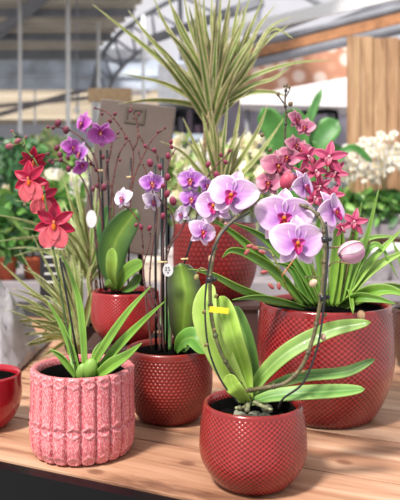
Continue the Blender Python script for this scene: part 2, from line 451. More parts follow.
# ------------------------------------------------------------------ pots
def profile(rb, rm, rr, H, wall=.006, k=.45):
    pr = [(0.001, 0.001), (rb*.8, .0), (rb, .003)]
    for i in range(1, 25):
        t = i/24
        if t < k: q = t/k; r = rb+(rm-rb)*math.sin(PI/2*q)**.85
        else: q = (t-k)/(1-k); r = rm+(rr-rm)*(1-math.cos(PI/2*q))
        pr.append((r, .003+(H-.005)*t))
    pr += [(rr-.0008, H), (rr-wall*.5, H+.0015), (rr-wall, H), (rr-wall-.001, H-.008), (rr-wall-.002, H*.55), (rr*.6, H*.5), (0.001, H*.5)]
    return pr
def pot_parts(root, rb, rm, rr, H, mat, k=.45, wall=.006, soil=.72, soilmat='soil', n=96):
    o = ORG[root.name]
    mb = MB(); mb.lathe(profile(rb, rm, rr, H, wall, k), n, (170, 40, 40), loc=o)
    p = mb.build('pot', mat, root)
    mb = MB(); mb.lathe([(rr-wall-.0032, H-.009), (rr-wall-.0026, H-.0085), (rr-wall-.0026, H*.52), (rr-wall-.0036, H*.52), (rr-wall-.0040, H-.009), (rr-wall-.0032, H-.009)], 64, (20, 20, 22), loc=o); mb.build('inner_pot', M['soil'], root)
    mb = MB(); R = rr-wall-.0045; vs = []; fs = []; cs = []; N = 40; J = 9
    z = H*soil
    for j in range(J+1):
        for i in range(N):
            a = 2*PI*i/N; r = R*j/J
            vs.append(o+Vector((r*math.cos(a), r*math.sin(a), z+(random.uniform(-.003, .004) if 0 < j < J else 0)))); cs.append((60, 50, 42))
    for j in range(J):
        for i in range(N): q = (i+1) % N; fs.append((j*N+i, (j+1)*N+i, (j+1)*N+q, j*N+q))
    mb.add(vs, fs, cs); mb.build('soil', M[soilmat], root)
    return p

# ================================================================== THE SETTING
mb = MB(); mb.box((-16, -1, -.05), (16, 34, 0), (150, 146, 142)); struct(mb.build('floor', M['concrete'], smooth=False))

# left roof bay: grey corrugated sheets between two lines
mb = MB()
zc = 4.3; x0 = -9.0
for i in range(52):
    y0_ = 5.5+i*.2; xe = -2.25+(14.9-y0_)*.34
    dz = .04*(i % 2)
    mb.box((x0, y0_, zc+dz), (xe, y0_+.2, zc+.05+dz), (150, 145, 140))
struct(mb.build('ceiling', M['roof_grey'], smooth=False))
mb = MB()
for yy in (8.6, 11.6, 13.4): mb.bar((x0, yy, zc-.06), (-2.25+(14.9-yy)*.34, yy, zc-.06), .10, .12, (130, 128, 128))
mb.bar((-4.4, 13.9, zc-.1), (-1.9, 9.6, zc-.1), .14, .16)
struct(mb.build('trim_1', M['grey_steel'], smooth=False))
# glazed girder at the end of the bay
mb = MB(); mb.box((-9, 14.95, 4.12), (-1.2, 15.1, 4.35), (90, 90, 96)); struct(mb.build('trim_2', M['grey_steel'], smooth=False))
mb = MB(); mb.box((-9, 15.0, 3.78), (3.0, 15.06, 4.1), (150, 160, 176))
mb.box((-9, 14.9, 3.72), (3.0, 15.1, 3.79), (210, 214, 222)); mb.box((-9, 14.95, 3.45), (3.0, 15.05, 3.7), (120, 130, 150))
struct(mb.build('trim_3', M['blue_grey'], smooth=False))
# arched lattice girder
mb = MB()
arc = [Vector((-2.35, 14.8, 3.4)), Vector((-2.1, 14.2, 3.95)), Vector((-1.5, 13.0, 4.25)), Vector((-.6, 11.6, 4.4)), Vector((.6, 10.0, 4.45))]
A = spline(arc, 4); B = [p+Vector((.28, 0, -.42)) for p in A]
mb.tube(A, .05, .05, (226, 226, 230), seg=6, sub=1); mb.tube(B, .04, .04, (226, 226, 230), seg=6, sub=1)
for i in range(len(A)-1): mb.tube([A[i], B[i+1]] if i % 2 else [B[i], A[i+1]], .025, .025, (226, 226, 230), seg=5, sub=1)
struct(mb.build('trim_4', M['grey_steel']))
# posts
for i, (x, y1, Y, w) in enumerate(((20, -5, 11, .07), (68, -5, 11, .085), (35, 20, 16, .06), (98.5, -5, 12.5, .075), (78, 40, 16, .06), (143.5, -5, 12, .075))):
    p = at(x, 195, Y); mb = MB(); mb.tube([(p.x, Y, 0), (p.x, Y, zc if i not in (2, 4) else 3.7)], w/2*.8, w/2*.8, (228, 228, 228), seg=10, sub=1)
    tag(mb.build('roof_post', M['white_paint'], origin=(p.x, Y, 0)), ['slim white roof post nearest the left edge of the photo', 'slim white roof post above the purple orchid buds', 'faint thinner post just right of the leftmost white post', 'white roof post rising behind the grey sign\'s left corner', 'faint thinner post behind the second white post', 'white roof post above the right corner of the grey sign'][i], 'post')
# translucent pale roof and gable beyond the right half
mb = MB(); 
struct(mb.add([(-1.9, 15.2, 3.8), (9, 15.2, 3.8), (9, 15.2, 9.5), (-1.9, 15.2, 9.5), (-1.9, 15.3, 3.8), (9, 15.3, 3.8), (9, 15.3, 9.5), (-1.9, 15.3, 9.5)], [(0,1,2,3), (5,4,7,6), (3,2,6,7), (0,4,5,1)], (230,230,236)).build('wall_back', M['white_panel'], smooth=False))
mb = MB()
for (a, b, w) in (((150, 40, 9.5), (262, 2, 8.5), .10), ((245, 62, 8.5), (405, -2, 6.2), .09), ((240, 44, 8.5), (345, 5, 6.8), .05), ((180, 0, 9), (182, 60, 9), .06), ((262, 0, 9), (250, 60, 9), .05), ((300, -6, 8), (328, 9, 8), .05)):
    mb.bar(at(*a), at(*b), w, w, (170, 172, 180))
struct(mb.build('trim_5', M['grey_steel'], smooth=False))
# timber rail with a steel pipe under it
mb = MB(); mb.bar(at(225, 61, 7.6), at(430, 12, 5.2), .06, .085, (168, 118, 82)); struct(mb.build('trim_6', M['timber'], smooth=False))
mb = MB(); mb.tube([at(225, 70, 7.6), at(430, 22, 5.2)], .045, .045, (150, 152, 160)); mb.tube([at(225, 52, 7.6), at(430, 1, 5.2)], .035, .035, (150, 152, 160))
struct(mb.build('trim_7', M['grey_steel']))
mb = MB(); mb.bar(at(225, 34, 7.9), at(430, -16, 5.5), .03, .12, (235, 235, 240)); struct(mb.build('trim_8', M['white_paint'], smooth=False))

# tiled roof of the next hall, seen beyond the girder
mb = MB()
for i in range(16):
    t = i/16; y_ = 16+i*.55; z_ = 2.75+i*.16
    mb.box((-11, y_, z_-.05), (2, y_+.5, z_+.06), mix((160, 146, 128), (214, 202, 182), random.random()))
o = mb.build('tiled_roof', M['paint'], smooth=False)
tag(o, 'low tan roof with rows of tiles beyond the grey greenhouse bay', 'roof')
mb = MB(); mb.bar(at(-40, 126, 14.5), at(105, 84, 15.2), .06, .10, (120, 104, 92)); mb.bar(at(-20, 108, 14.5), at(150, 92, 15), .06, .08, (150, 130, 110))
struct(mb.build('trim_9', M['grey_board'], smooth=False))
# rear wall under it
mb = MB(); mb.box((-12, 15.6, 0), (3, 15.7, 2.75), (214, 208, 190)); struct(mb.build('wall_left', M['white_panel'], smooth=False))
# pale board above the sign
mb = MB(); a = at(88, 88, 8); b = at(131, 101, 8); mb.box((a.x, 8, b.z), (b.x, 8.12, a.z), (205, 170, 130)); mb.box((a.x+.04, 8.02, 0), (a.x+.1, 8.08, b.z)); mb.box((b.x-.1, 8.02, 0), (b.x-.04, 8.08, b.z))
tag(mb.build('notice_board', M['paint'], smooth=False), 'small tan wooden board on two legs just above the grey sign', 'board')
# globe lamp
r = thing('globe_lamp', 'little white globe lamp hanging left of the sign', 'lamp', at(77, 110, 9))
mb = MB(); mb.ball(at(77, 110, 9), .045, c=(250, 250, 245)); mb.build('globe', M['globe'], r)
mb = MB(); mb.tube([at(77, 107, 9), Vector((at(77, 110, 9).x, 9, zc))], .008, .008, (60, 60, 60), sub=1); mb.build('cord', M['grey_steel'], r)

# white kiosk with dark opening in the middle
def span(xa, ya, xb, yb, Y): p, q = at(xa, ya, Y), at(xb, yb, Y); return min(p.x, q.x), max(p.x, q.x), min(p.z, q.z), max(p.z, q.z)
r = thing('market_kiosk', 'white kiosk with a dark opening behind the tall striped plant', 'kiosk', (at(182, 0, 7.0).x, 7.0, 0))
xa, xb, za, zb = span(158, 64, 222, 103, 7.0)
mb = MB(); mb.box((xa, 7.0, za), (xb, 8.2, zb), (232, 232, 238)); mb.box((xa, 7.3, 0), (xa+.06, 8.1, za)); mb.box((xb-.06, 7.3, 0), (xb, 8.1, za)); mb.box((xa, 7.9, 0), (xb, 8.0, za), (90, 90, 96)); mb.build('fascia', M['paint'], r, smooth=False)
xa, xb, za, zb = span(165, 134, 215, 140, 6.8)
mb = MB(); mb.box((xa, 6.8, za), (xb, 7.9, zb), (190, 204, 222)); mb.build('counter', M['paint'], r, smooth=False)
mb = MB()
for i in range(6): mb.box((xa+.04+i*.085, 7.1, zb), (xa+.10+i*.085, 7.3, zb+.12+.08*(i % 3)), (70+i*9, 70, 76+i*3))
mb.build('shelf_goods', M['paint'], r, smooth=False)
mb = MB(); mb.box((xa+.05, 7.0, 0), (xb-.05, 7.85, za), (120, 118, 126)); mb.build('cabinet', M['paint'], r, smooth=False)

# broad white canopy in front of the log-end wall
r = thing('white_canopy', 'wide white canopy below the log-end picture', 'canopy', (at(290, 0, 6.0).x, 6.0, 0))
a, b, c, d = at(240, 97, 6.3), at(352, 76, 5.6), at(352, 107, 5.6), at(240, 104, 6.3)
mb = MB(); mb.add([a, b, c, d]+[p+Vector((.05, .5, 0)) for p in (a, b, c, d)], [(3,2,1,0), (4,5,6,7), (0,1,5,4), (2,3,7,6), (1,2,6,5), (3,0,4,7)], (246, 240, 246)); mb.build('valance', M['white_pot'], r, smooth=False)
mb = MB(); mb.tube([(a.x+.1, 6.7, 0), (a.x+.1, 6.7, d.z)], .03); mb.tube([(b.x-.1, 6.0, 0), (b.x-.1, 6.0, c.z)], .03); mb.build('post', M['grey_steel'], r)
a = at(235, 60, 7.4); b = at(352, 110, 6.4)
mb = MB(); xx0, zz0 = at(232, 98, 7.8).x, at(225, 98, 7.8).z
mb.box((xx0, 7.8, zz0), (at(356, 68, 7.8).x, 7.9, at(300, 42, 7.8).z), (230, 200, 180)); o = mb.build('log_picture', M['logs'], smooth=False); tag(o, 'wall picture of stacked round log ends in pale orange tones', 'picture')
mb = MB(); mb.box((at(222, 0, 7.92).x, 7.92, 0), (at(450, 0, 7.92).x, 8.0, at(0, 44, 7.92).z), (138, 132, 146)); struct(mb.build('wall_right', M['mauve_wall'], smooth=False))
mb = MB(); a = at(300, 113, 5.9); mb.bar(a, at(336, 111, 5.9), .03, .04); mb.bar(at(336, 111, 5.9), at(337, 130, 5.9), .03, .03)
struct(mb.build('trim_10', M['black_metal'], smooth=False))

# board fence
r = thing('board_fence', 'tall pale wooden board screen at the right edge', 'fence', (at(375, 0, 4.6).x, 4.6, 0))
mb = MB(); x = at(348, 0, 4.6).x; i = 0
while x < at(425, 0, 4.6).x:
    w = .088; top = at(0, [36, 36, 38, 37, 39, 41][i % 6], 4.6).z
    mb.box((x, 4.6+.012*(i % 2), 0), (x+w-.006, 4.64, top), (random.randint(60, 250), random.randint(60, 250), 120)); x += w; i += 1
mb.build('board', M['fence_wood'], r, smooth=False)
mb = MB(); a = at(348, 0, 4.7).x; mb.box((a, 4.66, .4), (a+.7, 4.7, .5)); mb.box((a, 4.66, 1.6), (a+.7, 4.7, 1.7)); mb.build('rail', M['timber'], r, smooth=False)

# ================================================================== TABLES
ANG = math.radians(-25); cA, sA = math.cos(-ANG), math.sin(-ANG)
def uv(u, v, z): return Vector((u*cA+v*sA, -u*sA+v*cA, z))
VF, VB, UL, UR = .743, 1.72, -1.75, -.055
t = thing('display_table', 'wooden plank table with a black steel edge carrying the pots', 'table', uv(-.9, 1.2, 0)); t.rotation_euler = (0, 0, ANG)
def tl(mb, name, mat, **kw):       # table parts are built in the table's own turned frame
    o_ = mb.build(name, mat, None, origin=(0, 0, 0), **kw); o_.parent = t; o_.location = (.9, -1.2, 0); return o_
mb = MB(); v = .765
edges = [.765, .920, 1.075, 1.23, 1.385, 1.54, 1.70]
for i in range(6):
    cc = (random.randint(0, 255), random.randint(0, 255), random.randint(0, 255))
    mb.box((UL, edges[i]+.0017, TT-.03), (UR-.0, edges[i+1]-.0017, TT), cc)
tl(mb, 'tabletop', M['table_wood'], smooth=False, bevel=.0008)
mb = MB()
for a, b in (((UL-.01, VF, TT-.05), (UR+.01, .763, TT-.002)), ((UL-.01, 1.702, TT-.05), (UR+.01, 1.72, TT-.002)), ((UL-.02, VF, TT-.05), (UL-.001, 1.72, TT-.002)), ((UR+.001, VF, TT-.05), (UR+.02, 1.72, TT-.002))): mb.box(a, b)
mb.box((UL, VF+.01, TT-.06), (UR, 1.71, TT-.031))
tl(mb, 'edge_frame', M['black_metal'], smooth=False)
for (u_, v_) in ((UL+.03, VF+.04), (UR-.03, VF+.04), (UL+.03, 1.68), (UR-.03, 1.68)):
    mb = MB(); mb.box((u_-.025, v_-.025, 0), (u_+.025, v_+.025, TT-.06)); tl(mb, 'leg', M['black_metal'], smooth=False)

# back bench, same height
def bench(x0, x1, y0, y1, z, label, name='display_bench'):
    r = thing(name, label, 'bench', ((x0+x1)/2, (y0+y1)/2, 0))
    mb = MB(); mb.box((x0, y0, z-.03), (x1, y1, z), (165, 158, 160)); mb.build('top', M['grey_board'], r, smooth=False)
    mb = MB(); mb.box((x0, y0-.02, z-.075), (x1, y0-.001, z+.004), (150, 142, 148)); mb.build('front_board', M['grey_board'], r, smooth=False)
    for x in (x0+.05, x1-.05):
        for y in (y0+.05, y1-.05):
            mb = MB(); mb.box((x-.03, y-.03, 0), (x+.03, y+.03, z-.03)); mb.build('leg', M['grey_steel'], r, smooth=False)
bench(-2.4, -.06, 2.92, 4.2, TT, 'grey bench behind the left half of the table, holding terracotta pots')
bench(-.02, 2.3, 2.92, 4.0, TT, 'low grey bench behind the large red pot')
bench(.55, 2.6, 4.08, 4.56, .95, 'higher grey bench at right under the white orchids')
bench(-4.0, -.9, 5.6, 7.2, .8, 'far grey bench at left under the dark green shrubs')

def riser(x, y, w, d, z1, label):
    r = thing('display_riser', label, 'stand', (x, y, TT))
    mb = MB(); mb.box((x-w, y-d, z1-.012), (x+w, y+d, z1)); mb.build('top', M['dark_box'], r, smooth=False, bevel=.002)
    mb = MB(); mb.box((x-w+.01, y-d+.006, TT), (x+w-.01, y+d-.006, z1-.0125)); mb.build('body', M['dark_box'], r, smooth=False)

# ================================================================== A  pink ribbed pot with crimson orchid
A_ = Vector((-.175, 1.015, TT))
rt = thing('potted_orchid', 'crimson orchid with coral lips in a ribbed speckled pink pot', 'orchid', A_)
NR = 22; Hp = .124
def ribfn(a, r, z, j):
    t = z/Hp; ph = a*NR/(2*PI)
    tri = 1-abs(((ph) % 1)-.5)*2          # 0 on the groove, 1 on the crest
    band = 0
    for zc_, hw_ in ((.405, .055), (.075, .05), (.945, .045)):
        q = abs(t-zc_)/hw_
        if q < 1.9: band = max(band, 1-min(1, abs(q-(.15+1.0*tri))/.42))
    rnd = min(1, tri*2.6)**.55
    inb = min(abs(t-.405)/.05, 1)
    c = mix((150, 26, 40), (212, 116, 122), rnd*1.05-.05)
    c = mix(c, (150, 36, 50), (1-inb)*.45)
    c = mix(c, (226, 158, 158), band*.6)
    amp = .0042
    if j < IN: r += .0016*band - .0018*(1-inb)
    tri = rnd
    if j >= IN: return r, (180, 90, 96)
    return r+amp*(tri-.5), c
pr = [(.001, .001), (.061, 0), (.066, .003)]
for i in range(1, 81):
    t_ = i/80; r_ = .0665+(.0755-.0665)*math.sin(PI/2*min(1, t_/.22))**.8 if t_ < .22 else .0755+(.0735-.0755)*((t_-.22)/.78)
    pr.append((r_, .002+(Hp-.002)*t_))
IN = len(pr)+1
pr += [(.071, Hp+.002), (.067, Hp+.001), (.0660, Hp-.008), (.0655, Hp*.5), (.03, Hp*.45), (.001, Hp*.45)]
mb = MB(); mb.lathe(pr, NR*14, (200, 100, 110), loc=A_, fn=ribfn); mb.build('pot', M['glaze_pink'], rt)
mb = MB(); mb.lathe([(.0635, Hp-.009), (.0640, Hp-.0085), (.0632, Hp*.52), (.0622, Hp*.52), (.0625, Hp-.009), (.0635, Hp-.009)], 64, (20, 20, 22), loc=A_); mb.build('inner_pot', M['soil'], rt)
mb = MB(); vs = []
for j in range(7):
    for i in range(32): vs.append(A_+Vector((0.0618*j/6*math.cos(2*PI*i/32), 0.0618*j/6*math.sin(2*PI*i/32), Hp*.74+(random.uniform(-.003, .004) if 0 < j < 6 else 0))))
mb.add(vs, [(j*32+i, (j+1)*32+i, (j+1)*32+(i+1) % 32, j*32+(i+1) % 32) for j in range(6) for i in range(32)], (50, 40, 36)); mb.build('soil', M['soil'], rt)
gA = (98, 150, 40); 
for pts, w, tl_ in (([(85, 376, 1.0), (84, 345), (80, 305), (72, 278), (60, 251)], 7.5, 15), ([(80, 376), (72, 350), (60, 322), (47, 301)], 7, 20), ([(77, 378), (66, 362), (58, 354), (49, 349)], 8, 25),
        ([(87, 377, 1.0), (104, 347, .98), (128, 312, .97), (152, 285, .97)], 8, 30), ([(92, 378, 1.0), (116, 349, .98), (138, 326, .97), (165, 301, .96)], 8.5, 30), ([(94, 379, .99), (110, 366, .97), (126, 356, .96), (142, 343, .95)], 11, 30),
        ([(78, 374, 1.03), (70, 350, 1.03), (64, 332, 1.03)], 6, 20), ([(90, 372, 1.02), (96, 352, 1.03), (108, 338, 1.04), (118, 325, 1.05)], 6, 25), ([(74, 378), (70, 340, 1.04), (72, 310, 1.05)], 4, 20)):
    px_leaf(rt, pts, 1.0, w, base=jit((112, 158, 48)), edge=(146, 190, 84), mid=(150, 188, 92), tilt=tl_, fold=.3, pointy=1.3, base_w=.55, peak=.4)
for x, y, rx, rz in ((90, 369, 7.5, 11), (82, 372, 6, 9)):
    mb = MB(); mb.ball(at(x, y, .985), rx*.985/F, rx*.7/F, rz*.985/F, c=(120, 160, 60), c2=(150, 190, 90), axis=(.25, 0, 1), n=16, m=10); mb.build('pseudobulb', M['leaf'], rt)
stem(rt, [(78, 377, 1.0), (70, 345), (62, 300), (56, 262), (50, 235, 1.01), (46, 205, 1.01), (42, 180, 1.01), (36, 162, 1.0), (28, 152, 1.0), (20, 141), (12, 132)], 1.0, 1.3, .5, (70, 92, 44), (150, 170, 80))
stem(rt, [(26, 150), (24, 140), (26, 136)], 1.0, .7, .4, (150, 170, 80))
stake(rt, (81, 376), (60, 258), 1.005, 1.012, 1.1)
cambria(rt, 54.5, 224, .97, 21.5, 4, -6, 2)
cambria(rt, 30, 180, .96, 19, -10, -2, -8)
cambria(rt, 43, 196, 1.02, 17, 32, -4, 12)
cambria(rt, 33, 161, 1.01, 14, 14, 28, 4)
for x, y, r_, ax in ((9.5, 146, 4.2, (-1, 0, -.2)), (17.5, 141, 3.6, (1, 0, .7)), (12, 131, 1.8, (-1, 0, .4)), (26, 137, 1.6, (0, 0, 1))):
    bud(rt, x, y, .99, r_, (176, 60, 110), (150, 120, 90), ax, 1.5)
stem(rt, [(22, 143), (14, 145)], .99, .6, .5, (150, 150, 80))

# ================================================================== D  front orchid with large pale blooms
D_ = Vector(((253-200)*.9/F, .9, TT))
rt = thing('potted_orchid', 'moth orchid with large pale lilac blooms in the small red pot at front', 'orchid', D_)
pot_parts(rt, .047, .0712, .066, .106, M['glaze_front'], .45, .006, .79)
for i in range(16):   # bark and moss lumps
    a = random.uniform(0, 2*PI); q = random.uniform(.005, .05)
    mb = MB(); mb.ball(D_+Vector((q*math.cos(a), q*math.sin(a)-.006, .088)), random.uniform(.006, .013), random.uniform(.006, .010), .006, c=(120, 120, 105), n=8, m=5, axis=(random.uniform(-.5, .5), random.uniform(-.5, .5), 1)); mb.build('bark_chip', M['moss'], rt)
for pts, w, c, e, tl_ in (
    ([(246, 400), (232, 378), (216, 345, .88), (205, 312, .88), (210, 282, .89)], 27, (160, 196, 78), (186, 214, 110), 12),
    ([(248, 400), (244, 372), (234, 340, .87), (226, 312, .88), (220, 296, .89)], 20, (150, 188, 66), (176, 208, 96), 18),
    ([(250, 398, .92), (252, 368, .92), (246, 340, .93), (240, 322, .94), (235, 306, .95)], 17, (74, 118, 36), (104, 148, 56), 20),
    ([(250, 398, .9), (262, 376, .9), (290, 350, .9), (330, 330, .9), (371, 322, .89)], 14.5, (110, 152, 52), (150, 184, 86), 35),
    ([(252, 400, .9), (278, 384, .91), (305, 376, .92), (345, 372, .92), (375, 359, .92)], 9.5, (86, 134, 58), (146, 180, 96), 42),
    ([(252, 402, .89), (272, 396, .88), (300, 393, .87), (335, 391, .87), (365, 389, .87)], 11, (92, 144, 60), (150, 186, 100), 45),
    ([(247, 402, .88), (238, 392, .86), (232, 384, .86), (230, 374, .86)], 16, (150, 186, 66), (176, 206, 92), 25)):
    px_leaf(rt, pts, .89, w, base=c, edge=e, mid=mix(e, (220, 230, 160), .3), tilt=tl_, fold=.09, pointy=.8, base_w=.5, peak=.55)
# roots
for pts in ([(250, 402), (243, 408, .87), (236, 408, .86)], [(254, 402), (262, 406, .87), (272, 410, .86)], [(248, 402), (248, 408, .86), (246, 412, .855)]):
    stem(rt, pts, .88, 2.2, 1.6, (150, 150, 110), name='root')
spk = (116, 112, 70)
stem(rt, [(248, 396, .9), (232, 372, .87), (220, 350, .86), (212, 320, .86), (210, 290, .86), (212, 262, .86), (219, 236, .87), (232, 222, .88), (246, 210, .88), (256, 203, .89)], .87, 2.2, 1.7, (104, 112, 62), (110, 90, 62))
stem(rt, [(240, 392, .89), (262, 388, .86), (285, 383, .85), (302, 366, .85), (313, 338, .85), (319, 310, .85), (323, 280, .85), (325, 245, .86), (322, 222, .87), (312, 210, .88), (300, 205, .89)], .86, 2.3, 1.6, (112, 100, 68), (110, 104, 66))
mb = MB(); mb.tube([at(278, 408, .86), at(284, 398, .85), at(303, 383, .84), at(316, 352, .84), at(322, 322, .84), at(325, 290, .84), at(328, 250, .85), at(326, 222, .86)], 1.1*.85/F, None, (40, 40, 40)); mb.build('support_wire', M['stake'], rt)
mb = MB(); mb.tube([at(240, 405, .87), at(222, 382, .86), at(209, 350, .85), at(205, 312, .85), at(207, 280, .85), at(214, 248, .855), at(228, 226, .865), at(250, 212, .875)], 1.0*.85/F, None, (40, 40, 40)); mb.build('support_wire', M['stake'], rt)
for x, y in ((323, 298), (325, 240), (210, 280)):
    mb = MB(); c_ = at(x, y, .848); mb.tube([c_+Vector((-.004, 0, 0)), c_+Vector((.004, 0, .001))], .0042, .0042, (20, 20, 22), sub=2); mb.ball(c_+Vector((.006, 0, .001)), .003, c=(20, 20, 22)); mb.build('stem_clip', M['stake'], rt)
mb = MB(); c_ = at(219, 310, .845); mb.box((c_.x-.012, c_.y-.002, c_.z-.0035), (c_.x+.012, c_.y, c_.z+.0035), (236, 210, 40), mat=Matrix.Translation(c_) @ Matrix.Rotation(.1, 4, 'Y') @ Matrix.Translation(-c_)); o = mb.build('yellow_label', M['paint'], rt, smooth=False)
phal(rt, 215, 206, .93, 23, -28, -4, -14, 'light')
phal(rt, 232, 196, .885, 27, -16, -10, 14, 'light')
phal(rt, 202, 233, .88, 16, 26, -10, 20, 'light')
phal(rt, 284, 219, .89, 31, -4, -8, 4, 'light')
phal(rt, 297, 244, .86, 29, 4, -10, 3, 'light')
phal(rt, 333, 213, .92, 24, 48, -10, -24, 'light')
phal(rt, 304, 188, .95, 19, 52, -6, -20, 'light')
C = at(352, 253, .88); sb_ = .88/F
fl_ = MB(); fl_.ball(C, 9.6*sb_, 9.6*sb_, 12.4*sb_, c=(196, 110, 150), c2=(222, 160, 190), n=20, m=14, axis=(-.92, -.25, -.28)); fl_ = fl_.build('flower', M['petal'], rt, origin=C)
def wrap(C, ang, half, k, ca_, cb_):          # a sepal wrapped round the half-open bloom, tail at right, mouth at left
    q = Vector((1, 0, 0)).rotation_difference(Vector((-.92, -.25, -.28)).normalized()); mb = MB(); vs = []; cs = []; n = 14
    for i in range(n+1):
        t = i/n; hw = math.radians(half)*math.sin(PI*min(.999, max(.06, t*.93)))**.55
        for j in range(-7, 8):
            a = math.radians(ang)+hw*j/7; th = PI*(.05+.87*t); R_ = math.sin(th)
            p = Vector((-math.cos(th)*13.5*k, 10.8*k*R_*math.cos(a), 10.8*k*R_*math.sin(a)))+Vector((0, 0, 0))
            vs.append(C+q @ (p*sb_)); cs.append(mix(ca_, cb_, abs(j/7)**1.5+t*.25))
    mb.add(vs, [(i*15+j, i*15+j+1, (i+1)*15+j+1, (i+1)*15+j) for i in range(n) for j in range(14)], cs)
    mb.build('petal', M['petal'], fl_, thick=.0008)
for a_, h_, k_, ca_, cb_ in ((160, 62, 1.0, (214, 150, 176), (244, 222, 230)), (250, 58, 1.05, (230, 186, 160), (246, 224, 214)), (205, 50, 1.11, (224, 160, 186), (250, 234, 240)), (300, 60, .99, (226, 190, 170), (240, 214, 214)), (80, 60, .99, (206, 140, 170), (240, 210, 224))):
    wrap(C, a_, h_, k_, ca_, cb_)
bud(rt, 211, 259, .86, 4.2, (206, 176, 140), (190, 150, 120), (0, 0, 1), 1.4)
bud(rt, 196.5, 277, .86, 3.5, (196, 164, 110), (150, 150, 90), (-.3, 0, -1), 1.2)
for x, y in ((216, 296), (204, 312), (214, 330), (206, 345), (325, 315), (316, 350), (303, 372)): bud(rt, x, y, .845, 2.4, (150, 120, 80), (110, 110, 60), (.5, -.3, .6), 1.5)
bud(rt, 313, 283, .87, 5.4, (246, 226, 196), (220, 180, 150), (.4, -.3, .6), 1.2)
bud(rt, 361, 315, .98, 5.6, (222, 190, 150), (190, 150, 110), (0, -.2, -1), 1.2)
bud(rt, 323, 337, .845, 4, (222, 190, 160), (196, 140, 130), (-.3, -.2, 1), 1.3)
stem(rt, [(326, 248), (340, 247), (345, 249)], .88, 1.1, 1, (150, 130, 90)); stem(rt, [(325, 270), (335, 262), (350, 264)], .87, .8, .7, (150, 130, 90))
stem(rt, [(219, 236), (214, 248), (212, 254)], .865, .8, .6, (130, 120, 80)); stem(rt, [(212, 275), (202, 268), (197, 272)], .86, .9, .6, (140, 130, 80))
stem(rt, [(322, 284), (318, 277), (305, 277)], .87, .8, .8, (150, 140, 90))

# ================================================================== C  beaded pot with violet orchid
C_ = Vector(((169-200)*1.16/F, 1.16, TT))
rt = thing('potted_orchid', 'violet moth orchid with black stakes in the brick red beaded pot', 'orchid', C_)
pot_parts(rt, .050, .0745, .0715, .121, M['glaze_mid'], .5, .006, .68)
for pts, w, c, e, tl_ in (([(181, 350, 1.15), (183, 325, 1.13), (185, 295, 1.12), (180, 263, 1.13)], 34, (116, 150, 50), (66, 74, 48), 12),
        ([(176, 352, 1.13), (182, 341, 1.1), (194, 338, 1.08), (206, 354, 1.06)], 17, (92, 150, 52), (120, 174, 70), 35),
        ([(170, 350, 1.18), (167, 320, 1.2), (172, 292, 1.22)], 15, (70, 120, 50), (90, 140, 60), 20),
        ([(184, 352, 1.16), (195, 330, 1.2), (204, 318, 1.24)], 16, (76, 126, 48), (100, 150, 62), 30)):
    px_leaf(rt, pts, 1.13, w, base=c, edge=e, tilt=tl_, mid=(160, 190, 80), fold=.12, pointy=.7, base_w=.22, peak=.68)
stake(rt, (156, 350), (155, 165), 1.17, 1.17, 1.3); stake(rt, (163, 352), (162, 158), 1.16, 1.16, 2.0); stake(rt, (167, 352), (166, 172), 1.15, 1.15, 1.2)
stake(rt, (184, 264), (196, 226), 1.14, 1.14, 1.1)
sc = (96, 64, 58)
for pts in ([(152, 350), (146, 300), (143, 262), (142, 232), (140, 228)], [(160, 352), (158, 310), (150, 285), (152, 250), (157, 215), (152, 190), (146, 172), (140, 158), (138, 148)],
        [(164, 352), (161, 300), (163, 250), (165, 215), (166, 180), (170, 160), (176, 148)], [(172, 348), (171, 305), (176, 280), (184, 262), (192, 238), (199, 205), (204, 184), (214, 168), (224, 158), (232, 149)],
        [(158, 320), (148, 295), (143, 270), (150, 240), (149, 229)], [(165, 262), (174, 232), (172, 214), (164, 205), (158, 196)], [(166, 250), (180, 232), (190, 212), (193, 204)], [(143, 248), (140, 225), (132, 212), (124, 206)]):
    stem(rt, pts, 1.14, .95, .6, sc, (126, 70, 72))
for x, y, h, yw, pt, rl, pl in ((152, 184, 13, 10, -8, -4, 'violet'), (123, 199, 12, -34, -6, -10, 'white'), (152, 202, 12, 40, 0, 10, 'white'), (190.5, 181, 14, -6, -8, 3, 'violet'), (191, 200, 13, 8, -20, 10, 'violet'), (182, 215, 11, -40, -10, -30, 'white'), (206, 186, 10, 50, 0, 0, 'violet')):
    phal(rt, x, y, 1.12+.02*(pl == 'white'), h, yw, pt, rl, pl)
for x, y, r_ in ((150, 163, 4.5), (168, 156, 3.6), (171, 142, 2.8), (171.5, 147, 2.6), (145, 146, 2.4), (154, 150, 2.6), (160, 167, 3.4), (167.5, 177, 4), (167, 194, 4.2), (173, 201, 5), (163, 216, 3.6), (141, 227, 3.2), (149.5, 228, 3.2), (208, 164.5, 3.6), (221, 155, 2.6), (225.5, 162, 2.9), (229.7, 151, 2), (217, 175, 4.4), (163, 186, 3), (136, 225, 2.4)):
    bud(rt, x, y, 1.11, r_, jit((160, 50, 88), 14), (116, 40, 56), (random.uniform(-.6, .6), -.2, 1), 1.35)
clip(rt, 162, 262, 1.13); clip(rt, 184, 259, 1.13, 3)
r = rt; mb = MB(); c_ = at(168, 270, 1.10)
vs = [c_+Vector((.0085*math.cos(a*PI/12), -.001*(k), .0105*math.sin(a*PI/12))) for k in (0, 1) for a in range(24)]
mb.add(vs, [tuple(range(24)), tuple(range(47, 23, -1))]+[(a, (a+1) % 24, 24+(a+1) % 24, 24+a) for a in range(24)], (214, 212, 214)); tg = mb.build('care_tag', M['paint'], rt, smooth=False)
mb = MB()
for i, (dx, dz) in enumerate(((-.003, .004), (.001, .004), (-.003, 0), (.002, 0), (0, -.004))): mb.box((c_.x+dx-.0012, c_.y-.0016, c_.z+dz-.001), (c_.x+dx+.0012, c_.y-.001, c_.z+dz+.001), (70, 70, 76))
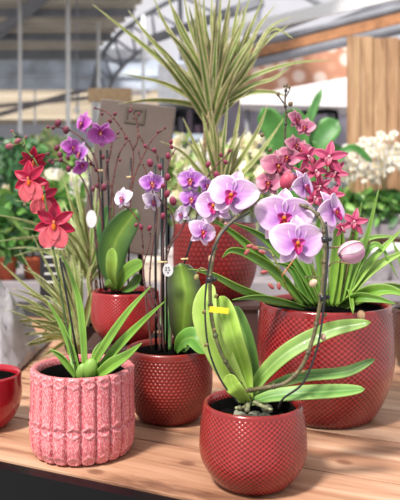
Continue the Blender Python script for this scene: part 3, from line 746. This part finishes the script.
mb.build('print', M['paint'], tg, smooth=False)

# ================================================================== B  high scarlet pot with small purple orchid
riser((125.5-200)*1.42/F, 1.42, .078, .078, .827, 'dark brown block under the scarlet pot at left')
B_ = Vector(((125.5-200)*1.42/F, 1.42, .827))
rt = thing('potted_orchid', 'branching purple orchid full of buds in the raised scarlet pot', 'orchid', B_)
pot_parts(rt, .046, .0722, .0695, .103, M['glaze_high'], .5, .006, .88)
for pts, w, c, e, tl_ in (([(117, 288), (112, 268, 1.38), (116, 240, 1.38), (137, 209, 1.38)], 31, (92, 130, 38), (52, 88, 30), 10), ([(116, 290, 1.38), (112, 275, 1.36), (112, 262, 1.35), (112, 248, 1.35)], 12, (140, 180, 66), (160, 196, 90), 20),
        ([(119, 290, 1.38), (124, 276, 1.36), (132, 268, 1.35), (143, 263, 1.34)], 13, (100, 148, 44), (130, 170, 64), 30), ([(112, 288, 1.44), (104, 262, 1.45), (104, 232, 1.46), (110, 204, 1.47)], 17, (56, 110, 44), (80, 134, 60), 20),
        ([(122, 291, 1.38), (132, 286, 1.36), (140, 274, 1.36)], 9, (70, 110, 40), (110, 150, 60), 30), ([(114, 291, 1.38), (110, 286, 1.35), (106, 280, 1.35)], 8, (90, 140, 50), (110, 150, 60), 30)):
    px_leaf(rt, pts, 1.38, w, base=c, edge=e, tilt=tl_, mid=(150, 170, 70), fold=.12, pointy=.75, base_w=.2, peak=.62)
stake(rt, (106, 291), (100.5, 150), 1.40, 1.40, 1.2); stake(rt, (112, 291), (107, 150), 1.41, 1.41, 1.2); stake(rt, (101, 290), (87, 156), 1.41, 1.41, 1.0); stake(rt, (128, 290), (131, 158), 1.42, 1.42, 1.0)
sb = (112, 70, 62)
for pts in ([(108, 290), (104, 250), (100, 200), (97, 165), (88, 146), (76, 134), (62, 128), (47, 127)], [(104, 290), (98, 250), (92, 212), (84, 182), (70, 166), (58, 160), (48, 161)],
        [(118, 290), (124, 240), (130, 200), (132, 175), (133, 150), (124, 133), (118, 124), (108, 113), (95, 108)], [(133, 150), (137, 141), (138, 133), (136, 119), (131, 106)], [(122, 288), (128, 230), (133, 182), (146, 150), (155, 136), (166, 127)],
        [(138, 133), (146, 146), (156, 153), (158, 162)], [(112, 290), (110, 230), (112, 190), (116, 165), (121, 150), (128, 140)], [(108, 250), (114, 200), (106, 175), (110, 155), (113, 140), (120, 137)], [(84, 152), (90, 160), (97, 172)]):
    stem(rt, pts, 1.385, 1.0, .65, sb, (128, 66, 66))
for x, y, h, yw, pt, rl, pl in ((101, 133, 15, 0, 20, 180, 'deep'), (83, 124, 13, -48, -5, 14, 'deep'), (72, 148, 12, 40, -8, -8, 'deep'), (81, 154, 12, -52, -4, 6, 'violet'), (81, 166, 10, 50, 20, 160, 'deep')):
    phal(rt, x, y, 1.36, h, yw, pt, rl, pl)
for x, y, r_ in ((48, 127, 2.2), (53, 128, 2.4), (66, 130, 4.6), (58, 123, 4.6), (57, 148, 4), (60, 155, 4), (66, 151, 3), (68, 158, 3), (50, 161, 2.6), (53, 163, 2.2), (61, 160, 3), (68.5, 169, 3.8), (48, 154, 2.4), (115, 114, 2.6), (110, 121, 2.8), (102, 114, 2), (130, 111, 2.2), (139, 114, 2), (126, 138, 2.4), (145, 146, 2.4), (155, 151, 2.4), (103, 157, 3), (107.5, 161, 2.2), (91, 164, 2.6), (96, 170, 2.4), (97, 186, 2.8), (104, 187, 4.4), (93, 189, 3), (120, 160, 2), (118, 133, 2), (158, 132, 2), (165, 128, 1.8), (95, 108, 1.6)):
    bud(rt, x, y, 1.375, r_, jit((138, 52, 80), 16), (96, 40, 50), (random.uniform(-.6, .6), -.2, 1), 1.3)
mb = MB(); c_ = at(91.5, 219, 1.37)
mb.add([c_+Vector((.0105*math.cos(a*PI/12), -.001*k, .018*math.sin(a*PI/12))) for k in (0, 1) for a in range(24)], [tuple(range(24)), tuple(range(47, 23, -1))]+[(a, (a+1) % 24, 24+(a+1) % 24, 24+a) for a in range(24)], (222, 220, 222)); mb.build('care_tag', M['paint'], rt, smooth=False)
clip(rt, 98, 170.5, 1.38); clip(rt, 130.5, 177, 1.39)
stem(rt, [(90, 128), (94, 123), (100, 130)], 1.38, .7, .6, sb)

# ---- E  large pot with raspberry cymbidium
E_ = Vector(((325-200)*1.18/F, 1.18, TT))
rt = thing('potted_orchid', 'raspberry pink cymbidium with long strap leaves in the largest red pot', 'orchid', E_)
pot_parts(rt, .083, .1175, .1125, .193, M['glaze_big'], .55, .007, .9)
for i, (pts, w, c) in enumerate((
    ([(312, 306), (285, 282), (258, 254), (232, 232), (206, 216)], 10, (100, 150, 46)), ([(306, 306), (280, 275, 1.15), (252, 256, 1.13), (232, 250, 1.12), (222, 258, 1.12)], 9, (106, 156, 52)),
    ([(316, 306), (292, 268), (272, 244), (255, 232), (232, 222)], 9, (86, 136, 40)), ([(300, 306, 1.13), (272, 300, 1.1), (240, 288, 1.08), (212, 274, 1.08), (188, 269, 1.1)], 8, (112, 160, 60)),
    ([(305, 308, 1.12), (280, 301, 1.09), (256, 297, 1.08), (232, 300, 1.08)], 7, (90, 140, 50)), ([(318, 306), (306, 280), (296, 262), (285, 240)], 8, (90, 140, 50)), ([(322, 306), (316, 282), (309, 262), (304, 240)], 7, (110, 160, 60)),
    ([(330, 306), (334, 270), (338, 230), (343, 186)], 9, (128, 176, 60)), ([(336, 306), (339, 270), (340, 240), (333, 205), (328, 190)], 10, (140, 182, 66)), ([(340, 306), (350, 260), (356, 225), (362, 202)], 8, (118, 166, 60)),
    ([(338, 306), (352, 285), (374, 258), (405, 226)], 9, (146, 186, 84)), ([(342, 306), (362, 278), (384, 262), (412, 248)], 10, (156, 192, 92)), ([(344, 306), (366, 294, 1.1), (388, 290, 1.08), (412, 298, 1.06)], 12, (126, 176, 60)),
    ([(340, 306), (356, 298, 1.1), (376, 299, 1.08), (396, 304, 1.07)], 9, (100, 150, 50)), ([(344, 306), (352, 275), (366, 240), (379, 188)], 7, (120, 166, 70)), ([(336, 306), (348, 290), (352, 305, 1.07), (353, 314, 1.055)], 5, (130, 176, 66)),
    ([(326, 306), (322, 270), (318, 235), (321, 205)], 8, (96, 146, 46)), ([(346, 302), (360, 262), (378, 245), (398, 278)], 7, (116, 166, 66)), ([(310, 306), (300, 285), (290, 268), (272, 262)], 7, (80, 130, 44)),
    ([(332, 306, 1.24), (345, 270, 1.26), (365, 240, 1.3), (404, 236, 1.3)], 8, (140, 180, 90)), ([(320, 306), (312, 285), (300, 250), (290, 225)], 7, (116, 166, 60)))):
    px_leaf(rt, pts, 1.17, w, base=jit(c, 6), edge=mix(c, (190, 210, 120), .35), tilt=random.choice((15, 25, 35)), fold=.32, pointy=1.2, base_w=.55, peak=.4)
for pts in ([(326, 306), (322, 262), (324, 225), (326, 190), (327, 160)], [(318, 306), (312, 262), (308, 220), (308, 180), (306, 160)], [(338, 306), (347, 270), (352, 240), (354, 226)]):
    stem(rt, pts, 1.17, 1.3, .8, (120, 130, 60), (140, 80, 70))
for x, y, h, yw, pt, rl in ((329, 158, 20, -12, -14, 8), (307, 157, 16, 30, -6, -20), (315, 172, 16, 20, -20, 16), (336, 173, 14, -30, -10, 30), (314, 198, 15, 14, -10, 0), (333, 195, 13, -24, -10, 20), (354, 222, 15, -10, -6, 14), (341, 228, 10, 40, -8, -10), (320, 186, 13, -10, 10, 60), (301, 176, 12, 30, 0, -40)):
    star(rt, x, y, 1.13, h, yw, pt, rl, c=((166, 30, 84), jit((212, 82, 128), 10), (236, 150, 176)))
bud(rt, 287, 181, 1.12, 7, (226, 110, 130), (200, 60, 100), (.4, 0, 1), 1.3)
# spray of long narrow buds on the left
stem(rt, [(300, 306, 1.12), (288, 290, 1.08), (282, 276, 1.06), (276, 262, 1.05), (270, 251, 1.05), (258, 247, 1.05), (248, 246, 1.05)], 1.06, 1.0, .7, (150, 160, 70))
stem(rt, [(282, 276), (292, 262), (298, 255)], 1.05, .9, .7, (190, 130, 80))
for x, y, ax in ((262, 252, (1, 0, -.3)), (264, 272, (1, 0, .1)), (271, 286, (.7, 0, -.8)), (255, 248, (-1, 0, .3)), (250, 246, (-1, 0, -.2)), (279, 286, (.1, 0, -1)), (247, 252, (-.6, 0, -.8))):
    bud(rt, x, y, 1.04, 2.9, (190, 76, 90), (184, 120, 100), ax, 1.9)
# spotted companion orchid in the same pot
rt = thing('moth_orchid', 'dusky pink moth orchid on a dark stem standing in the largest pot', 'orchid', at(286, 302, 1.22))
stem(rt, [(300, 300, 1.22), (288, 250), (284, 200), (284, 165), (285, 135), (286, 115), (285, 98), (287, 84)], 1.22, 1.4, .8, (70, 62, 50), (96, 80, 60))
stem(rt, [(286, 106), (280, 98), (278, 95)], 1.22, .8, .6, (90, 80, 60)); stem(rt, [(285, 98), (290, 88), (284, 85)], 1.22, .7, .6, (90, 80, 60))
for x, y, r_ in ((284.5, 86, 2), (278, 94, 2.8), (290.5, 104, 3.4), (289, 87, 2.2), (262, 135, 3), (270, 150, 3)): bud(rt, x, y, 1.21, r_, (140, 116, 84), (110, 96, 66), (.3, 0, 1), 1.1)
for x, y, h, yw, pt, rl in ((296, 120, 11, 42, -4, 4), (305, 128, 11, -20, -10, 10), (295, 146, 12, 34, -8, 0), (278, 167, 18, 6, -10, 0), (269, 184, 15, -22, -8, 4), (288, 158, 14, -30, -6, 20), (302, 150, 10, -30, 0, 10), (295, 183, 13, 52, -6, 8)):
    phal(rt, x, y, 1.19, h, yw, pt, rl, 'muted' if x != 295 or y < 160 else 'violet')

# ================================================================== G  striped dracaena in the back pot
riser((215-200)*1.62/F, 1.62, .105, .105, .885, 'dark brown block under the rear red pot of the tall striped plant')
G_ = Vector(((215-200)*1.62/F, 1.62, .885))
rt = thing('potted_dracaena', 'tall striped dracaena in a deep red pot at the back', 'plant', G_)
pot_parts(rt, .07, .100, .097, .176, M['glaze_back'], .5, .007, .9)
def tuft(root, c, Y, n, lmin, lmax, el0, el1, w=.011, spread=1.0, extra=(), bias=None, droop=.18, green=(72, 118, 34), cream=(244, 228, 184)):
    C0 = at(c[0], c[1], Y)
    for i in range(n):
        az = random.uniform(0, 2*PI) if bias is None else random.gauss(bias[0], bias[1])
        el = math.radians(random.uniform(el0, el1)); L = random.uniform(lmin, lmax)
        d = Vector((math.cos(el)*math.cos(az)*spread, math.cos(el)*math.sin(az)*.8, math.sin(el))).normalized()
        dr = droop*L*math.cos(el)*random.uniform(.3, 1.6)
        b0 = C0+Vector((0, 0, random.uniform(-.05, .03)))
        pts = [b0, b0+d*L*.35+Vector((0, 0, .02*L)), b0+d*L*.7-Vector((0, 0, dr*.3)), b0+d*L-Vector((0, 0, dr))]
        g = jit(mix(green, (190, 200, 110), random.random()*.5), 12)
        e = mix(cream, (214, 140, 120), max(0, random.random()-.55))
        mb = MB(); leaf(mb, pts, w*random.uniform(.75, 1.15), base=g, edge=e, tilt=random.uniform(0, 35), fold=.22, pointy=1.35, base_w=.7, peak=.25, sub=4, ns=3)
        mb.build('leaf', M['thin_leaf'], root, thick=.0007)
    for pts in extra:
        mb = MB(); g = jit((130, 150, 66)); leaf(mb, [at(p[0], p[1], p[2] if len(p) > 2 else Y) for p in pts], w*1.0, base=g, edge=mix(cream, g, .2), tilt=random.uniform(10, 35), fold=.2, pointy=1.35, base_w=.7, peak=.25, sub=5, ns=3)
        mb.build('leaf', M['thin_leaf'], root, thick=.0007)
def cane(root, pts, Y, r):
    P = [at(p[0], p[1], Y) for p in pts]; mb = MB(); mb.tube(P, r*Y/F, r*Y/F*.9, (170, 140, 104))
    for i, q in enumerate(spline(P, 8)): mb.ball(q, r*Y/F*1.12, r*Y/F*1.12, r*Y/F*.35, c=(150, 116, 84) if i % 2 else (206, 184, 140), n=8, m=4)
    mb.build('cane', M['stem'], root)
cane(rt, [(214, 224), (210, 195), (205, 165), (205, 135), (209, 112)], 1.61, 2.0)
cane(rt, [(218, 224), (216, 195), (213, 160), (214, 130), (214, 110)], 1.63, 2.2)
cane(rt, [(222, 224), (222, 200), (220, 185)], 1.60, 2.4)
up = [[(212, 112), (218+ (x-212)*.35, 70), (212+(x-212)*.7, 30), (x, y)] for x, y in ((150, -10), (166, -12), (182, -14), (193, -14), (203, -16), (212, -16), (222, -16), (232, -16), (243, -16), (252, -10), (266, -8), (276, 4), (292, 16), (296, 40))]
ex = up+[[(206, 106), (182, 92), (160, 82), (120, 73)], [(206, 108), (180, 102), (150, 100), (118, 104)], [(208, 104), (170, 68), (130, 34), (92, 4)], [(208, 100), (176, 66), (150, 38), (128, 10)], [(216, 106), (246, 80), (290, 64), (331, 60)], [(216, 106), (250, 86), (275, 78), (296, 60)],
   [(216, 104), (244, 66), (268, 40), (290, 24)], [(210, 100), (190, 62), (172, 34), (158, 14)], [(214, 110), (245, 94), (270, 92), (290, 97)]]
tuft(rt, (212, 112), 1.62, 66, .17, .31, 38, 86, .0155, .8, ex)
ex = [[(218, 190), (206, 168), (194, 142), (183, 118)], [(220, 190), (240, 160), (258, 130), (268, 104)], [(222, 192), (250, 165), (268, 142), (284, 118)], [(216, 192), (200, 172), (182, 152), (160, 141)], [(222, 190), (232, 150), (238, 120), (240, 100)], [(218, 190), (214, 160), (206, 130), (202, 112)]]
tuft(rt, (220, 192), 1.58, 22, .13, .20, 56, 86, .0145, .8, ex)

# ================================================================== H  striped dracaena at left, behind the pink pot
H_ = Vector(((84-200)*1.64/F, 1.64, TT))
rt = thing('potted_dracaena', 'bushy striped dracaena behind the pink ribbed pot', 'plant', H_)
pot_parts(rt, .04, .052, .050, .07, M['dark_box'], .6, .003, .88)
cane(rt, [(90, 322), (91, 300), (90, 272)], 1.66, 2.4); cane(rt, [(80, 324), (78, 318)], 1.6, 2.2); cane(rt, [(96, 322), (97, 300), (96, 280)], 1.68, 2)
ex = [[(90, 268), (80, 235), (70, 200), (60, 168)], [(90, 268), (84, 230), (78, 195), (76, 165)], [(88, 268), (70, 240), (52, 215), (44, 190)], [(86, 262), (60, 236), (30, 222), (-6, 214)], [(84, 264), (56, 240), (26, 238), (-6, 242)], [(88, 258), (66, 226), (40, 206), (14, 200)], [(92, 262), (94, 232), (98, 206), (104, 182)], [(86, 266), (62, 252), (40, 250), (14, 256)]]
tuft(rt, (90, 266), 1.66, 26, .14, .26, 20, 86, .012, .8, ex, droop=.3, green=(110, 156, 58), cream=(240, 236, 190))
ex = [[(78, 330), (58, 300), (38, 280), (20, 252)], [(76, 332), (50, 305), (26, 286), (0, 262)], [(76, 334), (52, 318), (28, 300), (2, 290)], [(80, 330), (66, 300), (50, 270), (32, 234)], [(80, 330), (72, 300), (60, 262), (56, 232)], [(74, 336), (56, 330), (34, 326), (6, 322)], [(74, 336), (54, 338), (30, 344), (-4, 340)],
      [(82, 330), (80, 300), (74, 260), (72, 240)], [(74, 334), (60, 312), (44, 300), (30, 296)], [(84, 330), (90, 300), (88, 276), (98, 256)], [(76, 336), (62, 344), (50, 352), (40, 356)], [(76, 332), (60, 322), (48, 328), (38, 345)]]
tuft(rt, (80, 332), 1.58, 56, .10, .24, 15, 84, .0125, .9, ex, bias=(PI*.9, .9), droop=.22, green=(106, 152, 54), cream=(236, 230, 180))

# ================================================================== I, J  edge pots
rt = thing('plant_pot', 'smooth cherry red pot cut off by the left edge', 'pot', Vector(((-17-200)*1.12/F, 1.12, TT)))
pot_parts(rt, .042, .0625, .0615, .086, M['glaze_plain'], .6, .005, .8)
rt = thing('potted_plant', 'dark brown pot with grassy leaves cut off by the right edge', 'plant', Vector(((427-200)*1.5/F, 1.5, TT)))
pot_parts(rt, .058, .082, .078, .130, M['glaze_brown'], .55, .006, .88)
for pts in ([(425, 305), (412, 280), (402, 262), (392, 240)], [(428, 305), (424, 270), (415, 240), (400, 218)], [(430, 305), (438, 270), (446, 240), (450, 225)], [(423, 305), (408, 292), (396, 286), (384, 283)], [(430, 305), (430, 262), (426, 236), (420, 200)]):
    px_leaf(rt, pts, 1.5, 7, base=(120, 166, 70), edge=(160, 194, 100), tilt=20, fold=.25, pointy=1.2)

# ================================================================== K  sign
Ys = 1.86; c0 = at(101, 98, Ys)
w_ = 76*Ys/F; h_ = 150*Ys/F
Rm = Matrix.Translation(c0) @ Matrix.Rotation(math.radians(7), 4, 'Y') @ Matrix.Rotation(math.radians(-8), 4, 'X')
rt = thing('sign_board', 'tilted taupe sign board with an embossed square behind the purple orchid', 'sign', Vector((c0.x+w_/2, Ys+.05, TT)))
mb = MB(); mb.box((0, 0, -h_), (w_, .012, 0), (142, 122, 112), mat=Rm); mb.build('board', M['sign'], rt, smooth=False, bevel=.004)
mb = MB(); u0 = 26*Ys/F; u1 = 46*Ys/F; z0_ = -6*Ys/F; z1_ = -22*Ys/F; b_ = .007
for a_, b2 in (((u0, -.003, z1_), (u0+b_, -.0002, z0_)), ((u1-b_, -.003, z1_), (u1, -.0002, z0_)), ((u0+b_, -.003, z0_-b_), (u1-b_, -.0002, z0_)), ((u0+b_, -.003, z1_), (u1-b_, -.0002, z1_+b_)), ((u0+.02, -.002, z1_+.014), (u1-.02, -.0002, z0_-.014))): mb.box(a_, b2, mat=Rm)
mb.build('emblem', M['sign_dark'], rt, smooth=False)
mb = MB(); mb.bar(Rm @ Vector((w_*.3, .02, -h_*.8)), Vector((c0.x+w_*.25, Ys+.07, TT+.004)), .014, .014); mb.bar(Rm @ Vector((w_*.7, .02, -h_*.8)), Vector((c0.x+w_*.55, Ys+.07, TT+.004)), .014, .014); mb.bar(Vector((c0.x, Ys+.07, TT+.004)), Vector((c0.x+w_*.8, Ys+.07, TT+.004)), .05, .008)
mb.build('stand', M['black_metal'], rt, smooth=False)

# L  black price card with pale lines of print
rt = thing('price_card', 'small black price card with pale print among the striped leaves', 'sign', at(54, 290, 1.78))
mb = MB(); a, b = at(40, 240, 1.78), at(70, 300, 1.78); mb.box((a.x, 1.78, b.z), (b.x, 1.785, a.z), (34, 32, 36)); mb.box(((a.x+b.x)/2-.004, 1.779, TT), ((a.x+b.x)/2+.004, 1.786, b.z), (34, 32, 36)); mb.build('card', M['paint'], rt, smooth=False)
mb = MB()
for i in range(5):
    z_ = a.z-.025-i*.022; mb.box((a.x+.012, 1.7785, z_), (b.x-.012-.008*(i % 3), 1.7795, z_+.006), (214, 212, 206))
mb.build('print', M['paint'], rt, smooth=False)

# M  crumpled plastic sheet
mb = MB(); vs = []; fs = []; N = 30
pk = at(-12, 290, 1.56)
for j in range(N+1):
    for i in range(N+1):
        x_ = -.66+.275*i/N; y_ = 1.34+.42*j/N
        e = min(i, N-i, j, N-j)/(N/2)
        d_ = math.hypot((x_-pk.x)/.11, (y_-1.56)/.20)
        h_ = .004+.19*max(0, 1-d_)**.9*min(1, e*4)+.02*abs(math.sin(i*.9+j*.5))*min(1, e*5)+.012*abs(math.sin(j*1.3-i*.7))*min(1, e*5)+random.uniform(0, .006)
        vs.append(Vector((x_, y_, TT+h_)))
for j in range(N):
    for i in range(N): a_ = j*(N+1)+i; fs.append((a_, a_+1, a_+N+2, a_+N+1))
mb.add(vs, fs, (214, 210, 214)); o = mb.build('plastic_sheet', M['plastic'], origin=(-.5, 1.55, TT), thick=.0012); tag(o, 'crumpled white plastic sheet on the table behind the left red pot', 'sheet')

# ================================================================== background planting
def clump(root, c, rx, ry, rz, n, L, W, cols, name='foliage', upb=.3):
    mb = MB(); c = Vector(c)
    for i in range(n):
        th = random.uniform(0, 2*PI); u_ = random.uniform(-1, 1); q = random.random()**.4
        s_ = math.sqrt(1-u_*u_); p = c+Vector((rx*q*s_*math.cos(th), ry*q*s_*math.sin(th), rz*q*u_))
        d = Vector((random.gauss(0, 1), random.gauss(0, 1), random.gauss(upb, .8))).normalized()
        leaf(mb, [p, p+d*L*.5+Vector((0, 0, L*.05)), p+d*L-Vector((0, 0, L*.1))], W*random.uniform(.7, 1.2), base=jit(random.choice(cols), 14), tilt=random.uniform(-50, 50), fold=.1, pointy=.9, base_w=.3, peak=.5, sub=2, ns=1)
    return mb.build(name, M['leaf'], root, origin=c)
G1 = [(78, 130, 54), (108, 162, 70), (56, 104, 46), (146, 186, 96)]
G2 = [(46, 92, 52), (66, 116, 66), (88, 140, 76)]
G3 = [(150, 176, 100), (176, 196, 120), (206, 210, 150), (130, 160, 90)]
def bgpot(root, x, y, z, r, h, mat):
    mb = MB(); mb.lathe([(.001, .001), (r*.72, 0), (r*.95, h*.8), (r, h*.8), (r*1.02, h), (r*.93, h), (r*.88, h*.85), (.001, h*.85)], 28, (180, 90, 60), loc=(x, y, z)); mb.build('pot', mat, root)
def shrub(label, x, Y, zb, pr_, ph, potmat, cz, rx, rz, n, L, W, cols, flowers=None, name='potted_shrub'):
    X = (x-200)*Y/F; r = thing(name, label, 'plant', (X, Y, zb)); bgpot(r, X, Y, zb, pr_, ph, potmat)
    mb = MB(); mb.tube([(X, Y, zb+ph*.8), (X, Y, cz)], .006, .004, (90, 80, 50)); mb.build('stem', M['stem'], r)
    clump(r, (X, Y, cz), rx, rx*.8, rz, n, L, W, cols)
    if flowers:
        mb = MB(); nf, cs_, fr = flowers
        for i in range(nf):
            th = random.uniform(0, 2*PI); u_ = random.uniform(-.4, 1); s_ = math.sqrt(max(0, 1-u_*u_))
            p = Vector((X, Y, cz))+Vector((rx*1.05*s_*math.cos(th), rx*.85*s_*math.sin(th), rz*1.05*u_))
            R = frame(random.uniform(-60, 60), random.uniform(-30, 20), random.uniform(0, 72)); cc = jit(random.choice(cs_), 8)
            for a_ in range(0, 360, 72): petal(mb, p, R, fr, a_, 1, .7, lambda t, s_: cc, nt=3, nsd=1)
        mb.build('blossom', M['petal'], r)
    return r
zb = TT
shrub('leafy green plant in a terracotta pot at the far left of the grey bench', 6, 3.06, zb, .055, .105, M['terracotta'], .98, .13, .15, 150, .10, .035, G1)
shrub('leafy green plant in the second terracotta pot from the left', 33, 3.1, zb, .05, .10, M['terracotta'], 1.02, .14, .17, 160, .10, .03, G2)
shrub('bright green plant in a terracotta pot nearest the dark price card', 62, 3.08, zb, .05, .10, M['terracotta'], 1.0, .13, .18, 150, .11, .03, G1)
shrub('low cream-flowered plant behind the crimson orchid blooms', 12, 3.75, zb, .07, .12, M['white_pot'], 1.04, .22, .12, 120, .08, .035, G3, (130, [(250, 244, 236), (246, 226, 190)], .03), 'flowering_plant')
shrub('white-flowered plant behind the purple buds', 68, 3.8, zb, .07, .12, M['white_pot'], 1.10, .24, .16, 120, .08, .035, G3, (140, [(250, 246, 240), (250, 240, 214)], .03), 'flowering_plant')
shrub('dark green bushy shrub far behind the crimson orchid', 18, 6.0, .8, .14, .2, M['terracotta'], 1.40, .36, .22, 420, .11, .04, G2)
shrub('green shrub far behind the white globe lamp', 80, 6.3, .8, .12, .2, M['terracotta'], 1.36, .30, .2, 320, .11, .04, G1)
shrub('pale green shrub between two darker shrubs at far left', 49, 7.0, .8, .12, .2, M['terracotta'], 1.5, .30, .28, 320, .11, .04, G3)
shrub('pale bush peeking out right of the taupe sign', 140, 8.6, 0, .2, .3, M['terracotta'], 1.2, .5, .5, 360, .12, .05, G3, (60, [(250, 240, 220)], .04))
for i, (x, lab) in enumerate(((118, 'cream-flowered plant hidden mostly behind the taupe sign'), (158, 'cream-flowered plant just right of the taupe sign'), (186, 'cream and yellow flowered plant left of the dracaena canes'), (222, 'cream-flowered plant behind the dracaena canes'), (252, 'cream-flowered plant right of the dracaena canes'))):
    shrub(lab, x, 3.2+.1*(i % 2), zb, .06, .12, M['white_pot'], 1.19, .16, .20, 110, .08, .03, G3, (70, [(252, 244, 220), (250, 232, 190), (250, 246, 240)], .03), 'flowering_plant')
# broad-leaved plant behind the muted orchid
r = thing('potted_plant', 'plant with broad glossy green leaves below the white canopy', 'plant', (at(300, 0, 3.1).x, 3.1, zb)); bgpot(r, at(300, 0, 3.1).x, 3.1, zb, .09, .16, M['white_pot'])
for pts, w in (([(300, 255), (290, 190), (280, 140), (262, 108)], 26), ([(300, 255), (296, 180), (298, 130), (284, 112)], 24), ([(300, 255), (305, 180), (318, 142), (338, 120)], 26), ([(300, 255), (300, 170), (306, 130), (322, 88)], 9), ([(300, 255), (310, 190), (325, 160), (345, 150)], 22), ([(300, 255), (280, 200), (268, 160), (258, 150)], 22), ([(300, 255), (302, 200), (308, 165), (312, 140)], 24), ([(300, 255), (320, 180), (350, 148), (372, 162)], 8)):
    P = [at(p[0], p[1], 3.1) for p in pts]; mb = MB(); leaf(mb, P, w*3.1/F, base=jit((72, 132, 58), 12), edge=(96, 156, 74), tilt=20, fold=.12, pointy=.8, base_w=.08, peak=.78); mb.build('leaf', M['leaf'], r, thick=.002)
# white orchids on the high bench: one built, the rest copied
def white_orchid(x, Y, zb):
    X = (x-200)*Y/F; r = thing('white_orchid', '', 'orchid', (X, Y, zb), 'white orchids on the high bench')
    bgpot(r, X, Y, zb, .06, .11, M['white_pot'])
    for k in range(5):
        a_ = k*2*PI/5+.4; d = Vector((math.cos(a_), math.sin(a_), 0)); o_ = Vector((X, Y, zb+.1)); mb = MB()
        leaf(mb, [o_, o_+d*.08+Vector((0, 0, .06)), o_+d*.18+Vector((0, 0, .05))], .06, base=jit((70, 124, 48)), tilt=40, fold=.1, pointy=.8); mb.build('leaf', M['leaf'], r)
    for sgn in (-1, 1):
        P = [Vector((X, Y, zb+.1)), Vector((X+.02*sgn, Y, zb+.32)), Vector((X+.08*sgn, Y-.03, zb+.46)), Vector((X+.17*sgn, Y-.07, zb+.44)), Vector((X+.24*sgn, Y-.1, zb+.36))]
        mb = MB(); mb.tube(P, .004, .003, (100, 120, 60)); mb.build('flower_stem', M['stem'], r)
        Q = spline(P, 4)
        for q in Q[5:]:
            for dx in (-1, 1):
                p = q+Vector((dx*.03+random.uniform(-.01, .01), -.02, random.uniform(-.03, .02))); R = frame(random.uniform(-35, 35), -10, random.uniform(-15, 15)); mb = MB()
                w = (252, 248, 242)
                for a_, l, ww in ((0, .9, .6), (140, .85, .55), (-140, .85, .55), (72, 1, 1.05), (-72, 1, 1.05)): petal(mb, p, R, .026, a_, l, ww, lambda t, s_: mix((250, 240, 200), w, t*3), .7, .6, .1, .1, nt=5, nsd=2)
                mb.ball(p+Vector((0, -.008, 0)), .006, c=(246, 220, 120), n=6, m=4)
                mb.build('flower', M['petal'], r, origin=p)
    return r
W = white_orchid(352, 4.25, .95)
W['label'] = 'white orchid spray touching the left edge of the wooden board screen'
for x, Y, s_, rz, lab in ((384, 4.2, 1.0, .5, 'white orchid right of the wooden screen edge, lower arching spray'), (404, 4.4, 1.2, -.4, 'tallest white orchid at the right edge of the photo'), (366, 4.45, 1.05, 1.2, 'white orchid in the middle of the high bench, before the wooden screen'), (333, 4.3, .8, .2, 'short white orchid just left of the wooden screen')):
    c = copy_tree(W); retag(c, ((x-200)*Y/F, Y, .95), rz, lab, s_)
for x, Y, s_, rz, lab in ((346, 4.38, .74, 2.1, 'small white orchid behind the pink cymbidium tips, left of the wooden screen'), (376, 4.32, .8, -1.2, 'small white orchid low before the middle boards of the screen'), (408, 4.2, .95, 2.6, 'white orchid leaning left near the right edge of the photo')):
    c = copy_tree(W); retag(c, ((x-200)*Y/F, Y, .95), rz, lab, s_)
for x, lab in ((343, 'low green plant on the high bench, leftmost'), (370, 'low green plant on the high bench, middle'), (401, 'low green plant on the high bench, rightmost')):
    shrub(lab, x, 4.14, .95, .045, .06, M['white_pot'], 1.05, .12, .09, 90, .09, .035, G1)
# pale pots on the low bench at right
for x, rr_, hh, lab in ((352, .06, .13, 'white planter on the low bench, leftmost'), (376, .085, .15, 'wide white planter on the low bench at right, middle'), (402, .07, .16, 'white planter on the low bench at the right edge')):
    X = (x-200)*3.02/F; r = thing('white_planter', lab, 'pot', (X, 3.05, TT)); bgpot(r, X, 3.05, TT, rr_, hh, M['white_pot'])
mbx = MB(); a = at(152, 0, 3.0).x
for i, (x, w, h, c, lab) in enumerate(((150, .05, .10, (214, 196, 176), 'beige box on the bench seen left of the black stakes'), (172, .045, .14, (206, 190, 186), 'taller greige box on the bench seen right of the black stakes'))):
    X = (x-200)*3.0/F; mb = MB(); mb.box((X-w, 2.98, TT), (X+w, 3.08, TT+h), c); mb.box((X-w-.004, 2.976, TT+h*.8), (X+w+.004, 3.084, TT+h+.003), mix(c, (255, 255, 255), .2))
    tag(mb.build('storage_box', M['paint'], origin=(X, 3.03, TT), smooth=False, bevel=.003), lab, 'box')

# ================================================================== light, camera
w = bpy.data.worlds.new('daylight'); scn.world = w; w.use_nodes = True
bg = w.node_tree.nodes['Background']; bg.inputs[0].default_value = (.93, .96, 1.0, 1); bg.inputs[1].default_value = .74
sun = bpy.data.lights.new('sun', 'SUN'); sun.energy = 4.7; sun.angle = math.radians(9); sun.color = (1, .95, .88)
so = bpy.data.objects.new('sun', sun); col.objects.link(so)
so.rotation_euler = Vector((-.45, -.55, 1.0)).to_track_quat('Z', 'Y').to_euler()
cam = bpy.data.cameras.new('camera'); co = bpy.data.objects.new('camera', cam); col.objects.link(co)
co.location = (0, 0, ZC); co.rotation_euler = (PI/2, 0, 0)
cam.sensor_fit = 'AUTO'; cam.sensor_width = 36; cam.lens = F/500*36; cam.shift_y = (HY-250)/500
cam.clip_start = .05; cam.clip_end = 200
cam.dof.use_dof = True; cam.dof.focus_distance = .98; cam.dof.aperture_fstop = 6.8
scn.camera = co
scn.view_settings.view_transform = 'Standard'; scn.view_settings.look = 'None'; scn.view_settings.exposure = 0.45; scn.view_settings.gamma = 1
scn.view_settings.use_curve_mapping = False
